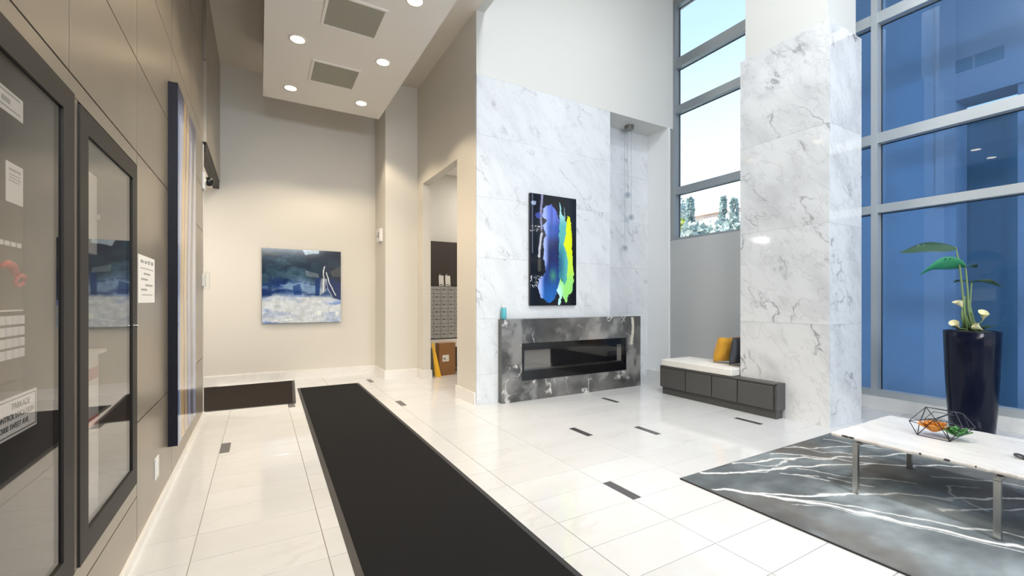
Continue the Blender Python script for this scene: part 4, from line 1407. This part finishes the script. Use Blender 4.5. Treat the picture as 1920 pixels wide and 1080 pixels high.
# cushion
bm = new_bm(); bm_box(bm, 5.235, 5.875, 3.47, 4.605, 0.420, 0.515)
bmesh.ops.subdivide_edges(bm, edges=list(bm.edges), cuts=6, use_grid_fill=True)
for v in bm.verts:
    ex = min(v.co.x - 5.235, 5.875 - v.co.x); ey = min(v.co.y - 3.47, 4.605 - v.co.y)
    if v.co.z > 0.5:
        v.co.z += 0.018 * math.sin(math.pi * min(1, ex / .64 + 0)) * math.sin(math.pi * min(1, (v.co.y - 3.47) / 1.135)) + random.uniform(-.0015, .0015)
cu = obj('seat_cushion', bm, M['cushion'])
mod = cu.modifiers.new('round', 'BEVEL'); mod.width = 0.028; mod.segments = 3; mod.limit_method = 'ANGLE'; mod.angle_limit = R(50)
for p in cu.data.polygons:
    p.use_smooth = True
tag(cu, 'off-white seat cushion on the charcoal bench', 'cushion')


def pillow(name, label, c, w, h, th_, tilt, rz, mat, seed):
    rn = random.Random(seed)
    bm = new_bm()
    n = 14
    G = {}
    for side in (1, -1):
        for i in range(n + 1):
            for j in range(n + 1):
                u, v = i / n * 2 - 1, j / n * 2 - 1
                if side == -1 and (i in (0, n) or j in (0, n)):
                    G[side, i, j] = G[1, i, j]; continue
                b_ = (max(0, 1 - u * u) * max(0, 1 - v * v)) ** 0.42
                pinch = 1 - 0.07 * (1 - abs(u)) * (abs(v) ** 3) - 0.0
                pu = 1 - 0.07 * (1 - abs(v)) * (abs(u) ** 3)
                G[side, i, j] = bm.verts.new((u * w / 2 * pu, side * th_ / 2 * b_ + .004 * math.sin(5 * u + 3 * v + seed), v * h / 2 * pinch + h / 2))
    for side in (1, -1):
        for i in range(n):
            for j in range(n):
                f = [G[side, i, j], G[side, i + 1, j], G[side, i + 1, j + 1], G[side, i, j + 1]]
                if len(set(f)) == 4:
                    bm.faces.new(f)
    o = obj(name, bm, mat, smooth=True)
    o.location = c
    o.rotation_euler = (tilt, 0, rz)
    return tag(o, label, 'pillow')


# pillows lean on the far side of the column
pillow('pillow', 'mustard yellow velvet pillow leaning on the bench by the column', (5.63, 3.83, 0.548), 0.40, 0.36, 0.20, R(16), R(-12), M['mustard'], 1)
pillow('pillow', 'dark navy-grey pillow behind the mustard pillow', (5.60, 3.60, 0.542), 0.40, 0.37, 0.13, R(8), R(-2), M['dark_pillow'], 2)

# ================================================================ MAIL ROOM CONTENTS
MY = 8.20
mb = thing('mailbox_bank', 'grey bank of small mailbox doors seen through the opening', 'mailboxes', loc=(3.6, MY, 0.66))
box('cabinet_body', 2.70, 4.30, MY - 0.10, MY - 0.001, 0.655, 1.672, M['board'], mb)
dw, dh = 0.146, 0.1445
door_bm = new_bm(); bm_box(door_bm, -dw / 2 + .003, dw / 2 - .003, -0.012, 0, -dh / 2 + .003, dh / 2 - .003); door_me = to_mesh('mailbox_door', door_bm, M['mailbox'])
slot_bm = new_bm(); bm_box(slot_bm, -0.045, 0.012, -0.014, -0.0121, 0.0, 0.016); slot_me = to_mesh('name_slot', slot_bm, M['ink'])
lock_bm = new_bm(); bm_cyl(lock_bm, (0.045, -0.018, 0.005), (0.045, -0.0121, 0.005), 0.008, seg=10); lock_me = to_mesh('lock', lock_bm, M['ink'])
for r_ in range(7):
    for c_ in range(6):
        l_ = (2.765 + dw / 2 + c_ * dw, MY - 0.10, 0.66 + dh / 2 + r_ * dh)
        d_ = obj('mailbox_door', door_me, parent=mb, loc=l_)
        for nm, me in (('name_slot', slot_me), ('lock', lock_me)):
            s_ = bpy.data.objects.new(nm, me); C.objects.link(s_); s_.parent = d_
tag(box('notice_board', 2.70, 4.30, MY - 0.06, MY - 0.001, 1.68, 2.55, M['board']), 'plain dark board above the mailboxes', 'board')
for k, (x0, x1) in enumerate(((3.035, 3.135), (3.17, 3.275))):
    t = thing('hang_tag', ('left' if k == 0 else 'right') + ' one of two white papers hung on the dark board', 'notice', loc=(x0 + .05, MY - 0.062, 1.68))
    bm = new_bm()
    vs = [(x0 - .01 + .02 * k * 0, 1.885), (x1 - .01, 1.885), (x1, 1.68), (x0, 1.68)]
    a = [bm.verts.new((x, MY - 0.0635, z)) for x, z in vs]; b_ = [bm.verts.new((x, MY - 0.0615, z)) for x, z in vs]
    bm.faces.new(a); bm.faces.new(b_[::-1])
    for i in range(4):
        bm.faces.new((a[i], a[(i + 1) % 4], b_[(i + 1) % 4], b_[i]))
    obj('sheet', bm, M['paper'], t)
    box('printing', x0 + .02, x1 - .03, MY - 0.0645, MY - 0.0636, 1.70, 1.715, M['ink'], t)
    bm = new_bm(); bm_cyl(bm, (x0 + .01, MY - 0.06, 1.90), (x0 + .01, MY - 0.085, 1.90), 0.012, seg=12)
    obj('pin', bm, M['chrome'], t)
tag(box('stone_shelf', 2.70, 4.30, MY - 0.30, MY, 0.50, 0.645, M['base_marble'], bev=0.004), 'white stone shelf under the mailboxes', 'shelf')
tag(box('base_cabinet', 3.18, 4.30, MY - 0.24, MY, 0.10, 0.50, M['board'], bev=0.004), 'dark cabinet below the stone shelf in the mail room', 'cabinet')
cb_ = thing('cardboard_box', 'brown cardboard parcel with a white label standing under the stone shelf', 'parcel', loc=(3.02, 7.92, 0))
ry = R(18)
bm = new_bm(); bm_box(bm, -0.17, 0.17, -0.075, 0.075, 0.0, 0.60)
bmesh.ops.rotate(bm, verts=list(bm.verts), cent=(0, 0, 0), matrix=Matrix.Rotation(R(8), 3, 'Z'))
bmesh.ops.translate(bm, verts=list(bm.verts), vec=(3.03, 7.78, 0.001))
obj('carton', bm, M['cardboard'], cb_)
bm = new_bm(); bm_box(bm, -0.105, 0.03, -0.0765, -0.0752, 0.26, 0.38); bm_box(bm, -0.17 + .02, 0.17 - .02, -0.006, 0.006, 0.6, 0.6015)
bmesh.ops.rotate(bm, verts=list(bm.verts), cent=(0, 0, 0), matrix=Matrix.Rotation(R(8), 3, 'Z'))
bmesh.ops.translate(bm, verts=list(bm.verts), vec=(3.03, 7.78, 0.001))
lb = obj('label_sticker', bm, M['paper'], cb_)
for z0, z1, x0, x1 in ((.29, .30, -.09, -.02), (.315, .33, -.09, -.045)):
    bm = new_bm(); bm_box(bm, x0, x1, -0.0775, -0.0766, z0, z1)
    bmesh.ops.rotate(bm, verts=list(bm.verts), cent=(0, 0, 0), matrix=Matrix.Rotation(R(8), 3, 'Z'))
    bmesh.ops.translate(bm, verts=list(bm.verts), vec=(3.03, 7.78, 0.001))
    obj('printing', bm, M['ink'], lb)
ws_ = thing('floor_sign', 'folded yellow plastic floor sign leaning beside the parcel', 'floor sign', loc=(2.80, 7.62, 0))
for k, (dx, dy) in enumerate(((0, 0), (0.03, -0.035))):
    bm = new_bm()
    lo = [(2.775 + dx, 7.64 + dy), (2.845 + dx, 7.62 + dy), (2.85 + dx, 7.635 + dy), (2.78 + dx, 7.655 + dy)]
    hi = [(2.725, 7.69), (2.765, 7.68), (2.77, 7.695), (2.73, 7.705)]
    a = [bm.verts.new((x, y, 0.001)) for x, y in lo]; b_ = [bm.verts.new((x, y, 0.62 - .01 * k)) for x, y in hi]
    bm.faces.new(a[::-1]); bm.faces.new(b_)
    for i in range(4):
        bm.faces.new((a[i], a[(i + 1) % 4], b_[(i + 1) % 4], b_[i]))
    obj('sign_leaf', bm, M['yellow'], ws_)
ml = thing('fill_light', 'added unseen fill light in the mail room', 'ceiling light', loc=(4.2, 7.2, 3.9))  # unseen lamp added to light the room behind the opening
box('fixture', 3.9, 4.5, 7.0, 7.4, 3.86, 3.9, M['white_plastic'], ml)
d = add_light('mailroom_fill', 'AREA', (4.2, 7.2, 3.85), 40, (1.0, 0.90, 0.78), shape='RECTANGLE', size=0.55, size_y=0.35)
d.parent = ml; d.matrix_parent_inverse = Matrix.Translation(ml.location).inverted()
cl_ = thing('fill_light', 'added unseen fill light in the side corridor', 'ceiling light', loc=(-2.0, 7.5, 3.22))  # unseen lamp added to light this corridor
box('fixture', -2.3, -1.7, 7.3, 7.7, 3.18, 3.22, M['white_plastic'], cl_)
d = add_light('side_corridor_fill', 'AREA', (-2.0, 7.5, 3.17), 45, (1.0, 0.93, 0.85), shape='RECTANGLE', size=0.55, size_y=0.35)
d.parent = cl_; d.matrix_parent_inverse = Matrix.Translation(cl_.location).inverted()

# ================================================================ OUTSIDE
struct(box('ground_outside', 7.25, 70, -40, 60, -0.6, -0.5, M['ground']))
# neighbouring wing right outside the blue window
nb = thing('neighbouring_wing', 'blue-shaded neighbouring facade with a slim vent window behind the tall window', 'building', loc=(10, 1, -0.5))
box('near_wall', 9.5, 10.0, 2.50, 5.2, -0.5, 14, M['facade_blue'], nb)
box('pilaster', 9.46, 9.5, 2.50, 2.73, 2.9, 14, M['facade_mauve'], nb)
box('upper_wall', 9.5, 10.0, -12, 2.50, 4.54, 14, M['facade_mauve'], nb)
box('recess_wall', 10.2, 10.5, -12, 4.3, -0.5, 4.54, M['facade_dark'], nb)
box('side_post', 9.55, 9.75, 1.70, 1.86, -0.5, 4.54, M['facade_mauve'], nb)
for y0, y1 in ((2.32, 2.525), (1.985, 2.30)):
    box('vent_pane', 9.49, 9.5, y0, y1 - .012, 4.97, 5.16, M['facade_dark'], nb)
# far building, trees and shrubs seen through the high window
fb = thing('apartment_block', 'sunlit pale apartment block beyond the trees', 'building', loc=(46, 38, -0.5))
box('wall', 46, 52, 20, 62, -0.5, 12.2, M['facade_white'], fb)
for k in range(5):
    box('balcony_slab', 45.4, 46, 21, 61, 1.9 + 2.4 * k, 2.2 + 2.4 * k, M['facade_brick'], fb)
for r_ in range(4):
    for c_ in range(9):
        y = 24 + c_ * 4.1; z = 3.0 + r_ * 2.4
        w_ = box('window', 45.9, 46, y, y + 1.8, z, z + 1.2, M['facade_white'], fb)
        box('pane', 45.86, 45.9, y + .1, y + 1.7, z + .1, z + 1.1, M['facade_mauve'], w_)


def foliage(name, label, x, y, h, r, mat, cone=True, n=2600, seed=0, cat='tree', z0=-0.5):
    rn = np.random.RandomState(seed)
    t = thing(name, label, cat, loc=(x, y, z0))
    co = []
    for k in range(n):
        f = rn.rand() ** (0.8 if cone else 1.0)
        if cone:
            z = z0 + 0.5 + f * (h - .5)
            rad = r * (1 - f) ** 0.75 * (0.8 + .3 * math.sin(f * 24 + 3)) + .05
            rr_ = rad * math.sqrt(rn.uniform(.25, 1)); a = rn.rand() * 6.283
            p = np.array([x + rr_ * math.cos(a), y + rr_ * math.sin(a), z])
        else:
            v = rn.normal(size=3); v /= np.linalg.norm(v); v *= rn.uniform(.7, 1) ** .5
            v *= 1 + .2 * math.sin(v[0] * 7 + seed) * math.cos(v[2] * 6)
            p = np.array([x + v[0] * r, y + v[1] * r, z0 + h / 2 + v[2] * h / 2])
        a_ = rn.normal(size=3); a_ /= np.linalg.norm(a_); b_ = np.cross(a_, rn.normal(size=3)); b_ /= np.linalg.norm(b_)
        s = rn.uniform(.10, .20)
        co += [p - a_ * s, p + b_ * s * .6, p + a_ * s, p - b_ * s * .6]
    me = bpy.data.meshes.new('foliage')
    me.from_pydata([tuple(c) for c in co], [], [(4 * k, 4 * k + 1, 4 * k + 2, 4 * k + 3) for k in range(n)])
    me.materials.append(mat)
    fo = obj('foliage', me, parent=t)
    bm = new_bm(); bm_cyl(bm, (x, y, z0), (x, y, z0 + h * (0.9 if cone else .5)), .12, .03, 8)
    obj('trunk', bm, M['bark'], t)
    return t


def at_px(u, dist):
    k = (u - 960) / 822
    return (0.4985 + k * 0.8669) * dist, (0.8669 - k * 0.4985) * dist


for u, v, dist, r, seed, lab in ((1294, 372, 24, 0.95, 1, 'slim conifer outside, left one in the high window'), (1356, 370, 27.5, 1.0, 2, 'slim conifer outside, middle one in the high window'), (1376, 373, 23, 0.8, 3, 'slim conifer outside, right one in the high window beside the column')):
    x, y = at_px(u, dist)
    foliage('conifer', lab, x, y, CAM_H + (563 - v) / 822 * dist + .5, r, M['conifer'], seed=seed)
for u, v, dist, r, seed, mat, lab in ((1278, 405, 26, 0.9, 4, 'shrub_lime', 'lime green shrub outside at the left jamb of the high window'), (1300, 418, 16, 0.8, 5, 'shrub', 'leafy shrub outside below the left conifer'), (1335, 415, 21, 1.1, 6, 'shrub', 'leafy shrub outside between the conifers'), (1372, 411, 18.5, 0.72, 7, 'shrub', 'leafy shrub outside at the column side of the high window'), (1273, 362, 32, .8, 8, 'conifer', 'small dark tree top outside in the left corner of the high window')):
    x, y = at_px(u, dist)
    foliage('shrub', lab, x, y, CAM_H + (563 - v) / 822 * dist + .5, r, M[mat], cone=False, n=1800, seed=seed, cat='shrub')
